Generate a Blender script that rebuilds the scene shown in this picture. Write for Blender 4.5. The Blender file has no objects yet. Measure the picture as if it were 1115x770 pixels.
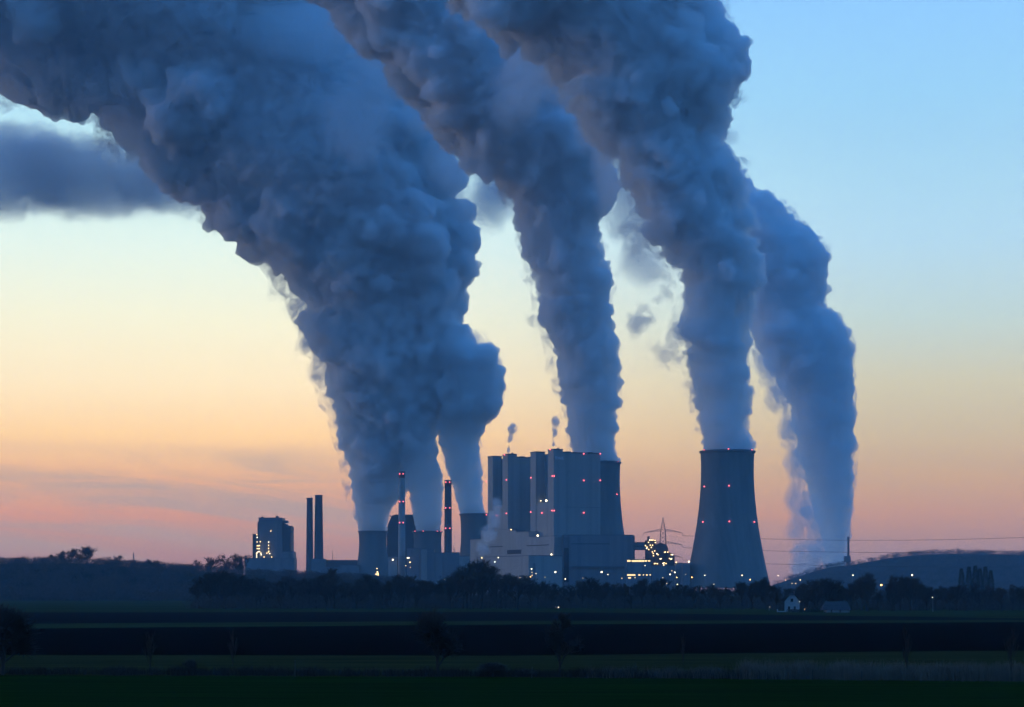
import bpy, bmesh, math, random
import numpy as np
from mathutils import Vector, Matrix, noise as mnoise

# ------------------------------------------------------------------ camera, sky, sun, exposure
scene = bpy.context.scene
COL = scene.collection
F = 2174.0          # focal length in pixels of the 1115 px wide photograph
CAMH = 8.0
HOR = 643.0
cam_d = bpy.data.cameras.new("camera")
cam = bpy.data.objects.new("camera", cam_d)
COL.objects.link(cam)
cam_d.sensor_width = 36.0
cam_d.lens = 36.0 * F / 1115.0
cam_d.shift_y = (HOR - 385.0) / 1115.0
cam_d.clip_start = 0.5
cam_d.clip_end = 30000
cam.location = (0, 0, CAMH)
cam.rotation_euler = (math.radians(90), 0, 0)
scene.camera = cam

def srgb(r, g, b):
    f = lambda c: (c / 255 / 12.92) if c <= 10.3 else ((c / 255 + 0.055) / 1.055) ** 2.4
    return (f(r), f(g), f(b), 1.0)

scene.view_settings.view_transform = 'Standard'
scene.view_settings.look = 'None'
scene.view_settings.exposure = 0.0
scene.view_settings.gamma = 1.0
scene.cycles.max_bounces = 26
scene.cycles.diffuse_bounces = 2
scene.cycles.glossy_bounces = 2
scene.cycles.transmission_bounces = 2
scene.cycles.volume_bounces = 18
scene.cycles.transparent_max_bounces = 16
scene.cycles.use_adaptive_sampling = True
scene.cycles.adaptive_threshold = 0.045
scene.cycles.adaptive_min_samples = 16
scene.cycles.use_denoising = True
scene.cycles.caustics_reflective = False
scene.cycles.caustics_refractive = False
scene.cycles.sample_clamp_indirect = 4.0
scene.cycles.volume_max_steps = 128

world = bpy.data.worlds.new("World")
scene.world = world
world.use_nodes = True
wn = world.node_tree
wn.nodes.clear()
def WN(t, **k):
    n = wn.nodes.new(t)
    for a, b in k.items(): setattr(n, a, b)
    return n
def wl(a, b): wn.links.new(a, b)
def wmath(op, a, b=None, c=None, clamp=False):
    n = WN('ShaderNodeMath', operation=op, use_clamp=clamp)
    for i, v in enumerate((a, b, c)):
        if v is None: continue
        if isinstance(v, (int, float)): n.inputs[i].default_value = v
        else: wl(v, n.inputs[i])
    return n.outputs[0]
def wramp(fac, stops, interp='LINEAR'):
    n = WN('ShaderNodeValToRGB')
    cr = n.color_ramp
    cr.interpolation = interp
    while len(cr.elements) > 1: cr.elements.remove(cr.elements[0])
    for i, (p, c) in enumerate(stops):
        e = cr.elements[0] if i == 0 else cr.elements.new(p)
        e.position = p; e.color = c
    wl(fac, n.inputs[0])
    return n.outputs[0]
def wmix(f, a, b):
    n = WN('ShaderNodeMix', data_type='RGBA')
    if isinstance(f, (int, float)): n.inputs[0].default_value = f
    else: wl(f, n.inputs[0])
    for i, v in ((6, a), (7, b)):
        if isinstance(v, tuple): n.inputs[i].default_value = v
        else: wl(v, n.inputs[i])
    return n.outputs[2]
tc = WN('ShaderNodeTexCoord')
sep = WN('ShaderNodeSeparateXYZ'); wl(tc.outputs['Generated'], sep.inputs[0])
X, Y, Z = sep.outputs
az = wmath('ARCTAN2', X, Y)                       # 0 = towards the plant, + to the right
hyp = wmath('SQRT', wmath('ADD', wmath('MULTIPLY', X, X), wmath('MULTIPLY', Y, Y)))
el = wmath('ARCTAN2', Z, hyp)                      # elevation in radians
def yk(y, x=557): return math.atan((HOR - y) / math.hypot(F, x - 557))
EMAX = 0.9
elf = wmath('DIVIDE', el, EMAX, clamp=True)
GY = (635, 600, 560, 520, 475, 420, 350, 270, 200, 110, 0)       # photo rows of the gradient stops
SKY_TL = ((150,124,146),(172,138,150),(205,154,150),(226,178,156),(252,211,170),(254,233,200),(247,244,220),(230,247,240),(206,240,246),(180,228,250),(150,208,250))
SKY_TR = ((138,124,150),(156,134,152),(188,150,148),(200,168,152),(201,184,166),(205,200,182),(194,213,214),(182,218,238),(172,216,243),(158,211,248),(146,205,255))
UP = ((.50, (74,150,216)), (.75, (62,146,224)), (1.0, (58,140,222)))
# what the air between camera and sky takes away is given back to the sky
CORR_L = [[1.478, 1.127, 0.758], [1.545, 1.253, 0.817], [1.589, 1.337, 0.804], [1.587, 1.434, 0.851], [1.608, 1.508, 0.992], [1.574, 1.513, 1.193], [1.56, 1.513, 1.266], [1.534, 1.505, 1.329], [1.497, 1.479, 1.315], [1.431, 1.42, 1.314], [1.305, 1.297, 1.25]]
CORR_R = [[1.472, 1.142, 0.794], [1.524, 1.235, 0.848], [1.603, 1.335, 0.776], [1.573, 1.41, 0.809], [1.557, 1.454, 0.97], [1.567, 1.479, 1.084], [1.521, 1.487, 1.266], [1.514, 1.479, 1.348], [1.506, 1.467, 1.318], [1.432, 1.417, 1.305], [1.357, 1.321, 1.278]]
def stops(tab, corr):
    out = [(yk(y) / EMAX, tuple(a * b for a, b in zip(srgb(*c)[:3], k)) + (1,)) for y, c, k in zip(GY, tab, corr)]
    return out + [(p, tuple(a * b for a, b in zip(srgb(*c), (1.0, 1.12, 1.34, 1)))) for p, c in UP]
SKY_L = stops(SKY_TL, CORR_L); SKY_R = stops(SKY_TR, CORR_R)
left = wramp(elf, SKY_L); right = wramp(elf, SKY_R)
mr = WN('ShaderNodeMapRange', interpolation_type='SMOOTHSTEP'); wl(az, mr.inputs[0])
mr.inputs[1].default_value = -0.12; mr.inputs[2].default_value = 0.21
front = wmix(mr.outputs[0], left, right)
# dusk side of the sky, away from the sunset
back = wramp(elf, [(0, srgb(56, 92, 140)), (.15, srgb(58, 110, 168)), (.5, tuple(a * b for a, b in zip(srgb(66, 142, 212), (1.0, 1.0, 1.05, 1)))), (1, tuple(a * b for a, b in zip(srgb(58, 140, 222), (1.0, 1.12, 1.34, 1))))])
mb = WN('ShaderNodeMapRange', interpolation_type='SMOOTHSTEP')
wl(wmath('ABSOLUTE', wmath('ADD', az, 0.15)), mb.inputs[0])
mb.inputs[1].default_value = 0.5; mb.inputs[2].default_value = 1.7
sky = wmix(mb.outputs[0], front, back)
# thin streaks of high cloud low over the horizon
def streaks(fx, fy, tilt, lo, hi, off):
    cx = WN('ShaderNodeCombineXYZ')
    wl(wmath('MULTIPLY', az, fx), cx.inputs[0])
    wl(wmath('MULTIPLY', wmath('ADD', el, wmath('MULTIPLY', az, tilt)), fy), cx.inputs[1])
    cx.inputs[2].default_value = off
    ns = WN('ShaderNodeTexNoise'); ns.inputs['Scale'].default_value = 1.0; ns.inputs['Detail'].default_value = 7; ns.inputs['Roughness'].default_value = .58
    ns.inputs['Distortion'].default_value = 0.9
    wl(cx.outputs[0], ns.inputs['Vector'])
    cm = WN('ShaderNodeMapRange', interpolation_type='SMOOTHSTEP'); wl(ns.outputs[0], cm.inputs[0])
    cm.inputs[1].default_value = lo; cm.inputs[2].default_value = hi
    return cm.outputs[0]
c1 = streaks(6.0, 52.0, .10, .36, .66, 3.7)
c2 = streaks(13.0, 170.0, .05, .46, .72, 8.1)
cc = wmath('MAXIMUM', c1, wmath('MULTIPLY', c2, .55))
band = wramp(elf, [(0, (.35, .35, .35, 1)), (yk(612) / EMAX, (.6, .6, .6, 1)), (yk(560) / EMAX, (1, 1, 1, 1)), (yk(508) / EMAX, (1, 1, 1, 1)), (yk(482) / EMAX, (0, 0, 0, 1))])
aw = WN('ShaderNodeMapRange', interpolation_type='SMOOTHSTEP'); wl(az, aw.inputs[0])
aw.inputs[1].default_value = 0.0; aw.inputs[2].default_value = -0.12; aw.inputs[3].default_value = 0.16; aw.inputs[4].default_value = 0.72
CLOUD = 1.0
cf = wmath('MULTIPLY', CLOUD, wmath('MULTIPLY', wmath('MULTIPLY', cc, band), aw.outputs[0]))
sky = wmix(cf, sky, tuple(a * b for a, b in zip(srgb(156, 150, 160), (1.6, 1.5, 1.1, 1))))
bg = WN('ShaderNodeBackground'); wl(sky, bg.inputs[0]); bg.inputs[1].default_value = 1.0
wo = WN('ShaderNodeOutputWorld'); wl(bg.outputs[0], wo.inputs[0])
world.cycles.sampling_method = 'MANUAL'
world.cycles.sample_map_resolution = 512

# faint afterglow from the place where the sun has set, left of the plant
sun_d = bpy.data.lights.new("sun", 'SUN')
sun_d.energy = 0.30; sun_d.angle = math.radians(12); sun_d.color = (1.0, 0.72, 0.55)
sun = bpy.data.objects.new("sun", sun_d); COL.objects.link(sun)
SUN_DIR = Vector((-0.95, 0.25, 0.10)).normalized()    # direction towards the light
sun.rotation_euler = SUN_DIR.to_track_quat('Z', 'Y').to_euler()

# ------------------------------------------------------------------ helpers
def at(px, py, D):
    return Vector(((px - 557.5) / F * D, D, CAMH + (HOR - py) / F * D))
def gx(px, D): return (px - 557.5) / F * D
def gz(py, D): return CAMH + (HOR - py) / F * D

def tag(o, label=None, cat=None, group=None, kind=None):
    if label: o['label'] = label
    if cat: o['category'] = cat
    if group: o['group'] = group
    if kind: o['kind'] = kind
    return o
def thing(name, label, cat, loc=(0, 0, 0), rz=0.0, group=None):
    o = bpy.data.objects.new(name, None)
    COL.objects.link(o); o.location = loc; o.rotation_euler = (0, 0, rz)
    o.empty_display_size = 1
    return tag(o, label, cat, group)
def mobj(name, verts, faces, mat, parent=None, smooth=False):
    me = bpy.data.meshes.new(name)
    me.from_pydata(verts, [], faces); me.update()
    if smooth: me.polygons.foreach_set('use_smooth', [True] * len(me.polygons))
    if mat: me.materials.append(mat)
    o = bpy.data.objects.new(name, me); COL.objects.link(o)
    if parent: o.parent = parent
    return o
def dup(root, loc, rz=0.0, label=None, scale=None, group=None):
    r = root.copy(); COL.objects.link(r); r.location = loc; r.rotation_euler = (0, 0, rz)
    if scale: r.scale = scale
    if label: r['label'] = label
    if group: r['group'] = group
    for ch in root.children:
        c = ch.copy(); COL.objects.link(c); c.parent = r
        for g in ch.children:
            d = g.copy(); COL.objects.link(d); d.parent = c
    return r
HAZE = 7.0e-5
_ico = {}
def ico(sub):
    if sub not in _ico:
        bm = bmesh.new(); bmesh.ops.create_icosphere(bm, subdivisions=sub, radius=1.0)
        v = np.array([x.co[:] for x in bm.verts]); f = np.array([[q.index for q in p.verts] for p in bm.faces]); bm.free()
        _ico[sub] = (v, f)
    return _ico[sub]

# ------------------------------------------------------------------ materials
def mat(name, col, rough=.8, var=.12, scale=.05, ribs=None, bump=None, spec=.3, metal=0, stretch=(1, 1, 1)):
    m = bpy.data.materials.new(name); m.use_nodes = True
    nt = m.node_tree; p = nt.nodes['Principled BSDF']
    p.inputs['Roughness'].default_value = rough
    p.inputs['Specular IOR Level'].default_value = spec
    p.inputs['Metallic'].default_value = metal
    tcn = nt.nodes.new('ShaderNodeTexCoord'); mp = nt.nodes.new('ShaderNodeMapping'); mp.inputs['Scale'].default_value = stretch
    nt.links.new(tcn.outputs['Object'], mp.inputs[0])
    n = nt.nodes.new('ShaderNodeTexNoise'); n.inputs['Scale'].default_value = scale; n.inputs['Detail'].default_value = 6; n.inputs['Roughness'].default_value = .65
    nt.links.new(mp.outputs[0], n.inputs['Vector'])
    r = nt.nodes.new('ShaderNodeMapRange'); nt.links.new(n.outputs[0], r.inputs[0])
    r.inputs[1].default_value = .3; r.inputs[2].default_value = .7; r.inputs[3].default_value = 1 - var; r.inputs[4].default_value = 1 + var
    fac = r.outputs[0]
    if ribs:
        # cladding sheets: narrow vertical seams and a slight tone change from sheet to sheet
        sx, period, depth = ribs
        sp = nt.nodes.new('ShaderNodeSeparateXYZ'); nt.links.new(tcn.outputs['Object'], sp.inputs[0])
        ad = nt.nodes.new('ShaderNodeMath'); ad.operation = 'ADD'; nt.links.new(sp.outputs[0], ad.inputs[0]); nt.links.new(sp.outputs[1], ad.inputs[1])
        dv = nt.nodes.new('ShaderNodeMath'); dv.operation = 'DIVIDE'; nt.links.new(ad.outputs[0], dv.inputs[0]); dv.inputs[1].default_value = period
        wn_ = nt.nodes.new('ShaderNodeTexWhiteNoise'); wn_.noise_dimensions = '1D'
        fl = nt.nodes.new('ShaderNodeMath'); fl.operation = 'FLOOR'; nt.links.new(dv.outputs[0], fl.inputs[0]); nt.links.new(fl.outputs[0], wn_.inputs['W'])
        r2 = nt.nodes.new('ShaderNodeMapRange'); nt.links.new(wn_.outputs[0], r2.inputs[0]); r2.inputs[3].default_value = 1 - depth; r2.inputs[4].default_value = 1 + depth
        mu = nt.nodes.new('ShaderNodeMath'); mu.operation = 'MULTIPLY'; nt.links.new(fac, mu.inputs[0]); nt.links.new(r2.outputs[0], mu.inputs[1]); fac = mu.outputs[0]
    mx = nt.nodes.new('ShaderNodeVectorMath'); mx.operation = 'SCALE'; mx.inputs[0].default_value = col[:3]
    nt.links.new(fac, mx.inputs['Scale']); nt.links.new(mx.outputs[0], p.inputs['Base Color'])
    if bump:
        b = nt.nodes.new('ShaderNodeBump'); b.inputs['Strength'].default_value = bump[0]; b.inputs['Distance'].default_value = bump[1]
        n2 = nt.nodes.new('ShaderNodeTexNoise'); n2.inputs['Scale'].default_value = bump[2]; n2.inputs['Detail'].default_value = 5
        nt.links.new(mp.outputs[0], n2.inputs['Vector']); nt.links.new(n2.outputs[0], b.inputs['Height']); nt.links.new(b.outputs[0], p.inputs['Normal'])
    return m
def glow(name, col, strength, sample=True):
    m = bpy.data.materials.new(name); m.use_nodes = True
    nt = m.node_tree; nt.nodes.clear()
    o = nt.nodes.new('ShaderNodeOutputMaterial'); e = nt.nodes.new('ShaderNodeEmission')
    e.inputs[0].default_value = (*col, 1); e.inputs[1].default_value = strength
    nt.links.new(e.outputs[0], o.inputs[0])
    if not sample: m.cycles.emission_sampling = 'NONE'
    return m
MT = dict(
    clad=mat('pale_cladding', (.34, .33, .31), .6, .05, .03, ribs=(1, 4.1, .09)),
    clad2=mat('grey_cladding', (.20, .21, .22), .6, .06, .03, ribs=(1, 4.3, .10)),
    conc=mat('tower_concrete', (.20, .20, .19), .9, .22, .03, ribs=(1, 2.8, .05), stretch=(1, 1, .2)),
    conc2=mat('stained_concrete', (.20, .20, .19), .9, .16, .03, stretch=(1, 1, .2)),
    paleconc=mat('pale_concrete', (.42, .42, .40), .85, .1, .04, stretch=(1, 1, .2)),
    brick=mat('dark_brick', (.16, .11, .10), .9, .12, .1),
    darksteel=mat('dark_steel', (.07, .08, .09), .6, .15, .2),
    slot=mat('dark_opening', (.03, .03, .035), .8, .2, .3),
    edge=mat('roof_edge_metal', (.14, .15, .16), .6, .08, .1),
    galv=mat('galvanised_steel', (.20, .21, .22), .5, .1, .3, metal=.3),
    pole=mat('pole_paint', (.25, .26, .26), .5, .1, .5),
    redband=mat('red_paint', (.22, .05, .04), .7, .12, .2),
    wire=mat('cable_aluminium', (.06, .06, .065), .5, .1, .2),
    roof=mat('roof_tiles', (.06, .05, .05), .9, .2, .8),
    white=mat('white_render', (.36, .36, .35), .85, .08, .4),
    bark=mat('bark', (.045, .038, .032), .95, .25, .8),
    twig=mat('bare_twigs', (.050, .038, .032), .95, .25, .3),
    evergreen=mat('needles', (.020, .030, .020), .95, .25, .5),
    carpaint=mat('car_paint', (.10, .10, .11), .35, .05, .5, spec=.5),
    rubber=mat('rubber', (.02, .02, .02), .9, .1, 2),
    glass=mat('window_glass', (.02, .025, .03), .12, .05, 1, spec=.6),
    wood=mat('weathered_wood', (.07, .06, .05), .9, .2, 2),
    letter=mat('sign_letters', (.75, .80, .88), .6, .05, .5),
)
RED = glow('red_warning_lamp', (1.0, .14, .18), 3.6, False)
WARM = glow('warm_lamp', (1.0, .66, .28), 4.5)
WHITE = glow('white_lamp', (1.0, .84, .54), 5.0)
ORANGE = glow('sodium_lamp', (1.0, .52, .16), 8.0)
WINDOW_SPILL = glow('window_and_spill_glow', (1.0, .74, .34), 1.7)

# ------------------------------------------------------------------ mesh builder
class MB:
    def __init__(s): s.v = []; s.f = []
    def add(s, v, f):
        o = len(s.v); s.v += [tuple(p) for p in v]; s.f += [tuple(i + o for i in q) for q in f]; return s
    def box(s, x0, x1, y0, y1, z0, z1):
        return s.add([(x0, y0, z0), (x1, y0, z0), (x1, y1, z0), (x0, y1, z0), (x0, y0, z1), (x1, y0, z1), (x1, y1, z1), (x0, y1, z1)],
                     [(0, 3, 2, 1), (4, 5, 6, 7), (0, 1, 5, 4), (1, 2, 6, 5), (2, 3, 7, 6), (3, 0, 4, 7)])
    def prism(s, pts, y0, y1):
        """extrude an (x, z) outline from y0 to y1"""
        n = len(pts)
        v = [(x, y0, z) for x, z in pts] + [(x, y1, z) for x, z in pts]
        return s.add(v, [tuple(range(n)), tuple(range(2 * n - 1, n - 1, -1))] + [(i, i + n, (i + 1) % n + n, (i + 1) % n) for i in range(n)])
    def tube(s, a, b, r0, r1=None, n=6, cap=True):
        r1 = r0 if r1 is None else r1
        a = Vector(a); b = Vector(b); d = (b - a).normalized()
        u = d.orthogonal().normalized(); w = d.cross(u)
        v = []
        for p, r in ((a, r0), (b, r1)):
            for i in range(n):
                t = 2 * math.pi * i / n; v.append(p + u * (r * math.cos(t)) + w * (r * math.sin(t)))
        f = [(i, (i + 1) % n, (i + 1) % n + n, i + n) for i in range(n)]
        if cap: f += [tuple(range(n - 1, -1, -1)), tuple(range(n, 2 * n))]
        return s.add(v, f)
    def lathe(s, prof, n=48, closed=False):
        v = []; m = len(prof)
        for r, z in prof:
            for i in range(n):
                t = 2 * math.pi * i / n; v.append((r * math.cos(t), r * math.sin(t), z))
        f = []
        for j in range(m if closed else m - 1):
            k = (j + 1) % m
            for i in range(n):
                f.append((j * n + i, j * n + (i + 1) % n, k * n + (i + 1) % n, k * n + i))
        if not closed: f += [tuple(range(n - 1, -1, -1)), tuple((m - 1) * n + i for i in range(n))]
        return s.add(v, f)
    def ball(s, c, r):
        v, f = ico(2)
        return s.add([(c[0] + p[0] * r, c[1] + p[1] * r, c[2] + p[2] * r) for p in v], [tuple(int(i) for i in q) for q in f])
    def build(s, name, m, parent=None, smooth=False): return mobj(name, s.v, s.f, m, parent, smooth)

def local(root, p):
    """point of the scene in the frame of a thing"""
    c, s_ = math.cos(-root.rotation_euler.z), math.sin(-root.rotation_euler.z)
    d = Vector(p) - root.location
    return Vector((d.x * c - d.y * s_, d.x * s_ + d.y * c, d.z))
def ray_plane(px, py, root, axis, val):
    """where the line of sight through a photo pixel meets the plane x=val or y=val of a thing"""
    o = local(root, (0, 0, CAMH)); q = local(root, at(px, py, 1000.0))
    d = q - o; i = 0 if axis == 'x' else 1
    return o + d * ((val - o[i]) / d[i])

# ------------------------------------------------------------------ ground and fields
def fieldD(y): return CAMH * F / (y - HOR)
B_GR = [fieldD(y) for y in (735.5, 735.5, 738, 742.5, 743)]
B_ME = [fieldD(y) for y in (713.4, 713.4, 714.2, 708.6, 708)]
B_PL = [fieldD(y) for y in (685.2, 684.7, 680.2, 677.5, 676.5)]
B_G2 = [fieldD(y) for y in (680, 679.6, 676.2, 675.2, 675)]
B_BR = [fieldD(y) for y in (667.2, 667, 666.4, 673.6, 674.6)]
PXS = (-400, 0, 557, 1112, 1500)
STRIP_EDGES = [[60] * 5, B_GR, B_ME, B_PL, B_G2, B_BR, [1500] * 5]
g_far = mat('far_pasture', (.030, .036, .016), .95, .25, .01, bump=(.5, .5, .3), spec=0)
GN = MB(); N = 60
for i in range(N + 1):
    for j in range(N + 1):
        x = -9000 + 18000 * i / N; y = -300 + 14000 * j / N
        GN.v.append((x, y, 0.0))
for i in range(N):
    for j in range(N):
        a = i * (N + 1) + j; GN.f.append((a, a + N + 1, a + N + 2, a + 1))
tag(GN.build('ground', g_far), kind='structure')
# fields: loose soil and grass have no sheen
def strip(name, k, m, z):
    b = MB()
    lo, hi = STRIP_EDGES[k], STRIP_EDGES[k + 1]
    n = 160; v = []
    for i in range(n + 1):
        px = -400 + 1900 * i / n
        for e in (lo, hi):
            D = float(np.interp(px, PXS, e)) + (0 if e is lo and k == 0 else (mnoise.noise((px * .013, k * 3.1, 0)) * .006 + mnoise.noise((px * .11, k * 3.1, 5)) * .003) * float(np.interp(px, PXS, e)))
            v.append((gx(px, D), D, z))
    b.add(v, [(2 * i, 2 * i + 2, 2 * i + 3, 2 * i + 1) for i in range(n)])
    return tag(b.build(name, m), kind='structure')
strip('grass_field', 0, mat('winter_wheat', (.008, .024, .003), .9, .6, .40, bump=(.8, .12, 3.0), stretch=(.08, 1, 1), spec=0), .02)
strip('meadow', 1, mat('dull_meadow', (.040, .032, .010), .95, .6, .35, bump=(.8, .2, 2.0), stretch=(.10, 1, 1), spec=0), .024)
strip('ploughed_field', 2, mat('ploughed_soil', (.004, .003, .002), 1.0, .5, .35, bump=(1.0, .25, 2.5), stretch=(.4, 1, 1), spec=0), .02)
strip('green_field', 3, mat('young_crop', (.035, .042, .014), .95, .2, .05, stretch=(.2, 1, 1), spec=0), .024)
strip('stubble_field', 4, mat('brown_soil', (.012, .008, .008), 1.0, .35, .12, stretch=(.3, 1, 1), spec=0), .02)
strip('pasture', 5, mat('pasture_green', (.030, .036, .012), .95, .25, .02, stretch=(.2, 1, 1), spec=0), .024)

# ------------------------------------------------------------------ hills
def hill(name, prof, D0, D1, D2, m, seed):
    """ridge line prof (px, py) seen at distance D1, foot at D0, back foot at D2"""
    pxs = [p[0] for p in prof]; pys = [p[1] for p in prof]
    nx, ny = 140, 26; b = MB()
    for i in range(nx + 1):
        px = pxs[0] + (pxs[-1] - pxs[0]) * i / nx
        h = max(0.0, gz(float(np.interp(px, pxs, pys)), D1))
        x = gx(px, D1)
        for j in range(ny + 1):
            t = j / ny; D = D0 + (D2 - D0) * t; k = (D1 - D0) / (D2 - D0)
            s = min(1, t / k) if t <= k else 1 - (t - k) / (1 - k)
            s = s * s * (3 - 2 * s)
            z = h * s * (1 + .03 * mnoise.noise((x * .004, D * .006, seed))) - 1.0 * (1 - s)
            b.v.append((x, D, z))
    for i in range(nx):
        for j in range(ny):
            a = i * (ny + 1) + j; b.f.append((a, a + ny + 1, a + ny + 2, a + 1))
    o = b.build(name, m, smooth=True)
    return tag(o, kind='structure'), (pxs, pys, D0, D1, D2)
def hill_z(hl, x, D):
    pxs, pys, D0, D1, D2 = hl
    px = x / D1 * F + 557.5
    if not pxs[0] <= px <= pxs[-1] or not D0 < D < D2: return None
    h = max(0.0, gz(float(np.interp(px, pxs, pys)), D1)); t = (D - D0) / (D2 - D0); k = (D1 - D0) / (D2 - D0)
    s = t / k if t <= k else 1 - (t - k) / (1 - k)
    return h * s * s * (3 - 2 * s)
hm_ = mat('woodland_floor', (.020, .020, .016), .95, .3, .01, spec=0)
HL_L = [(-700, 622), (-300, 617), (-60, 614), (0, 614), (60, 613), (95, 613), (130, 616), (180, 619), (215, 621), (260, 625), (330, 628), (400, 632), (470, 640), (520, 648)]
HL_R = [(820, 648), (842, 640), (858, 633), (875, 627), (892, 621), (908, 617), (930, 615), (945, 612), (960, 609), (980, 606), (1005, 604), (1040, 603), (1112, 605), (1250, 606), (1450, 614), (1700, 630)]
_, HILL_L = hill('hill', HL_L, 1500, 1950, 2350, hm_, 1)
_, HILL_R = hill('hill', HL_R, 3500, 4300, 5000, hm_, 2)

# ------------------------------------------------------------------ cooling towers
def warn(root, pts, r=1.0, name='warning_light'):
    for p in pts:
        MB().ball(p, r * .8).build(name, RED, root)
def tower_lamp_ring(root, R, z, angles, r=1.0):
    warn(root, [(R * math.cos(math.radians(a)), R * math.sin(math.radians(a)), z) for a in angles], r)
def cooling_tower(px, D, prof, label, m, legs=44, lamps=(), lip=1.2):
    """prof: (photo y, half width px) from top down"""
    root = thing('cooling_tower', label, 'cooling tower', (gx(px, D), D, 0))
    pr = [(hw / F * D, gz(y, D)) for y, hw in prof]
    zs_ = [z for r, z in pr][::-1]; rs = [r for r, z in pr][::-1]
    zb = 11.0
    zz = np.linspace(zb, zs_[-1], 40)
    # smooth interpolation of the profile
    cf = np.polyfit(zs_, rs, 3); R = lambda z: float(np.polyval(cf, z))
    th = 1.1
    outer = [(R(z), z) for z in zz]; inner = [(R(z) - th, z) for z in zz[::-1]]
    MB().lathe(outer + inner, 96, closed=True).build('shell', m, root, smooth=False)
    Rt = R(zs_[-1])
    MB().lathe([(Rt + .02, zs_[-1] - 2.2), (Rt + lip, zs_[-1] - 2.0), (Rt + lip, zs_[-1] + .3), (Rt - th + .05, zs_[-1] + .3)], 96, closed=True).build('rim', MT['edge'], root)
    lg = MB(); Rb = R(zb) + .2
    for i in range(legs):
        a0 = 2 * math.pi * i / legs; a1 = 2 * math.pi * (i + .5) / legs; a2 = 2 * math.pi * (i - .5) / legs
        for a in (a1, a2):
            lg.tube(((Rb + 3) * math.cos(a0), (Rb + 3) * math.sin(a0), 0), (Rb * math.cos(a) - .0, Rb * math.sin(a), zb + .4), .6, .6, 5)
    lg.build('leg_ring', MT['conc2'], root)
    for z_y, pxl in lamps:
        z = gz(z_y, D)
        r = R(min(z, zs_[-1])) + .7
        for pl in pxl:
            s = max(-1, min(1, (pl - px) / F * D / r)); a = -math.acos(s)
            warn(root, [(r * math.cos(a), r * math.sin(a), z)], 0.95)
    return root
E_PROF = [(491.5, 29.3), (510, 28.7), (528, 29.1), (547, 30.4), (568, 32.8), (591.6, 36.8), (610, 40.3), (629, 44.3), (643, 47.5)]
cooling_tower(792, 2330, E_PROF, 'tall free-standing concrete cooling tower at the right end of the plant', MT['conc'],
              lamps=[(491.2, (765.5, 790, 816.5)), (530.5, (765.5, 790.5)), (569, (763.5, 790.5, 819))])
k = 26.0 / 29.3
D_PROF = [(503.5 + (y - 491.5) * .922, hw * k * 1.0) for y, hw in E_PROF]
cooling_tower(649.5, 2680, D_PROF, 'tall cooling tower half hidden behind the right boiler house', MT['conc'],
              lamps=[(503.8, (672,)), (539, (671,))])
A_PROF = [(578.6, 15.7), (588.5, 15.0), (600, 15.3), (608, 16.3), (615, 17.3), (628, 19.6), (640, 22)]
cooling_tower(406, 3220, A_PROF, 'squat cooling tower at the left end of the old units, without rim lamps', MT['conc2'], legs=30, lip=.9)
cooling_tower(465.5, 3190, A_PROF, 'squat cooling tower with red lamps on its rim, between the two slim chimneys', MT['conc2'], legs=30, lip=.9,
              lamps=[(578.8, (452.5, 461.5, 476.5, 480))])
T_PROF = [(559.8, 19.2), (572, 18.3), (585, 18.2), (600, 19), (615, 20.6), (628, 22.8), (640, 25)]
cooling_tower(520, 3150, T_PROF, 'cooling tower partly hidden behind the left boiler house', MT['conc2'], legs=34)

# ------------------------------------------------------------------ boiler houses
RZ = math.radians(25)
def boiler(px, D, label, Lx, W, top, main, shelf, logo, lamps, facade_lamps):
    r = thing('boiler_house', label, 'boiler house', (gx(px, D), D, 0), RZ)
    t = 12.7; w = 15.9
    MB().box(t, Lx, 0, W, 0, main).build('main_block', MT['clad'], r)
    MB().box(t + .02, Lx + .25, -.25, W + .25, main - .8, main + .7).build('roof_edge', MT['edge'], r)
    for y0, y1 in ((0, w), (W - w, W)):
        st = MB().box(0, t - .05, y0, y1, 0, top).build('stair_tower', MT['clad'], r)
        MB().box(-.25, t + .2, y0 - .25, y1 + .25, top - .7, top + .8).build('roof_edge', MT['edge'], st)
    MB().box(.6, t - .1, w + .05, W - w - .05, 0, shelf).build('lower_block', MT['clad'], r)
    for q in ((t + 9, t + 15, 8, 16, main + .72, main + 2.1), (t + 26, t + 29, 20, 30, main + .72, main + 2.6), (Lx - 14, Lx - 8, 6, 12, main + .72, main + 2.0)):
        MB().box(*q).build('roof_plant', MT['edge'], r)
    for q in range(3): MB().tube((t - 4 + .3 * q, 3 + 3 * q, top + .8), (t - 4 + .3 * q, 3 + 3 * q, top + 2.6), .5, .5, 8).build('vent_pipe', MT['edge'], r)
    for z in (main * .62, main * .33):
        MB().box(t + .1, Lx - .1, -.16, -.02, z, z + .5).build('joint_strip', MT['clad2'], r)
    if logo:
        cu = bpy.data.curves.new('lettering', 'FONT'); cu.body = 'RWE'; cu.size = 5.4; cu.extrude = .12
        to = bpy.data.objects.new('tmp', cu); COL.objects.link(to); bpy.context.view_layer.update()
        me = bpy.data.meshes.new_from_object(to.evaluated_get(bpy.context.evaluated_depsgraph_get())); bpy.data.objects.remove(to)
        o = bpy.data.objects.new('lettering', me); COL.objects.link(o); o.parent = r
        o.rotation_euler = (math.radians(90), 0, 0); o.location = (2.0, -.45, top - 12.5); me.materials.clear(); me.materials.append(MT['letter'])
    for (lx, ly) in lamps:       # on the pale side
        p = ray_plane(lx, ly, r, 'x', -.6)
        warn(r, [p], 1.0)
    for (lx, ly) in facade_lamps:
        p = ray_plane(lx, ly, r, 'y', -.6)
        warn(r, [p], 1.0)
    return r
def z2(X, Y): return (460 + X / 4.28, 460 + Y / 4.28)
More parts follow.
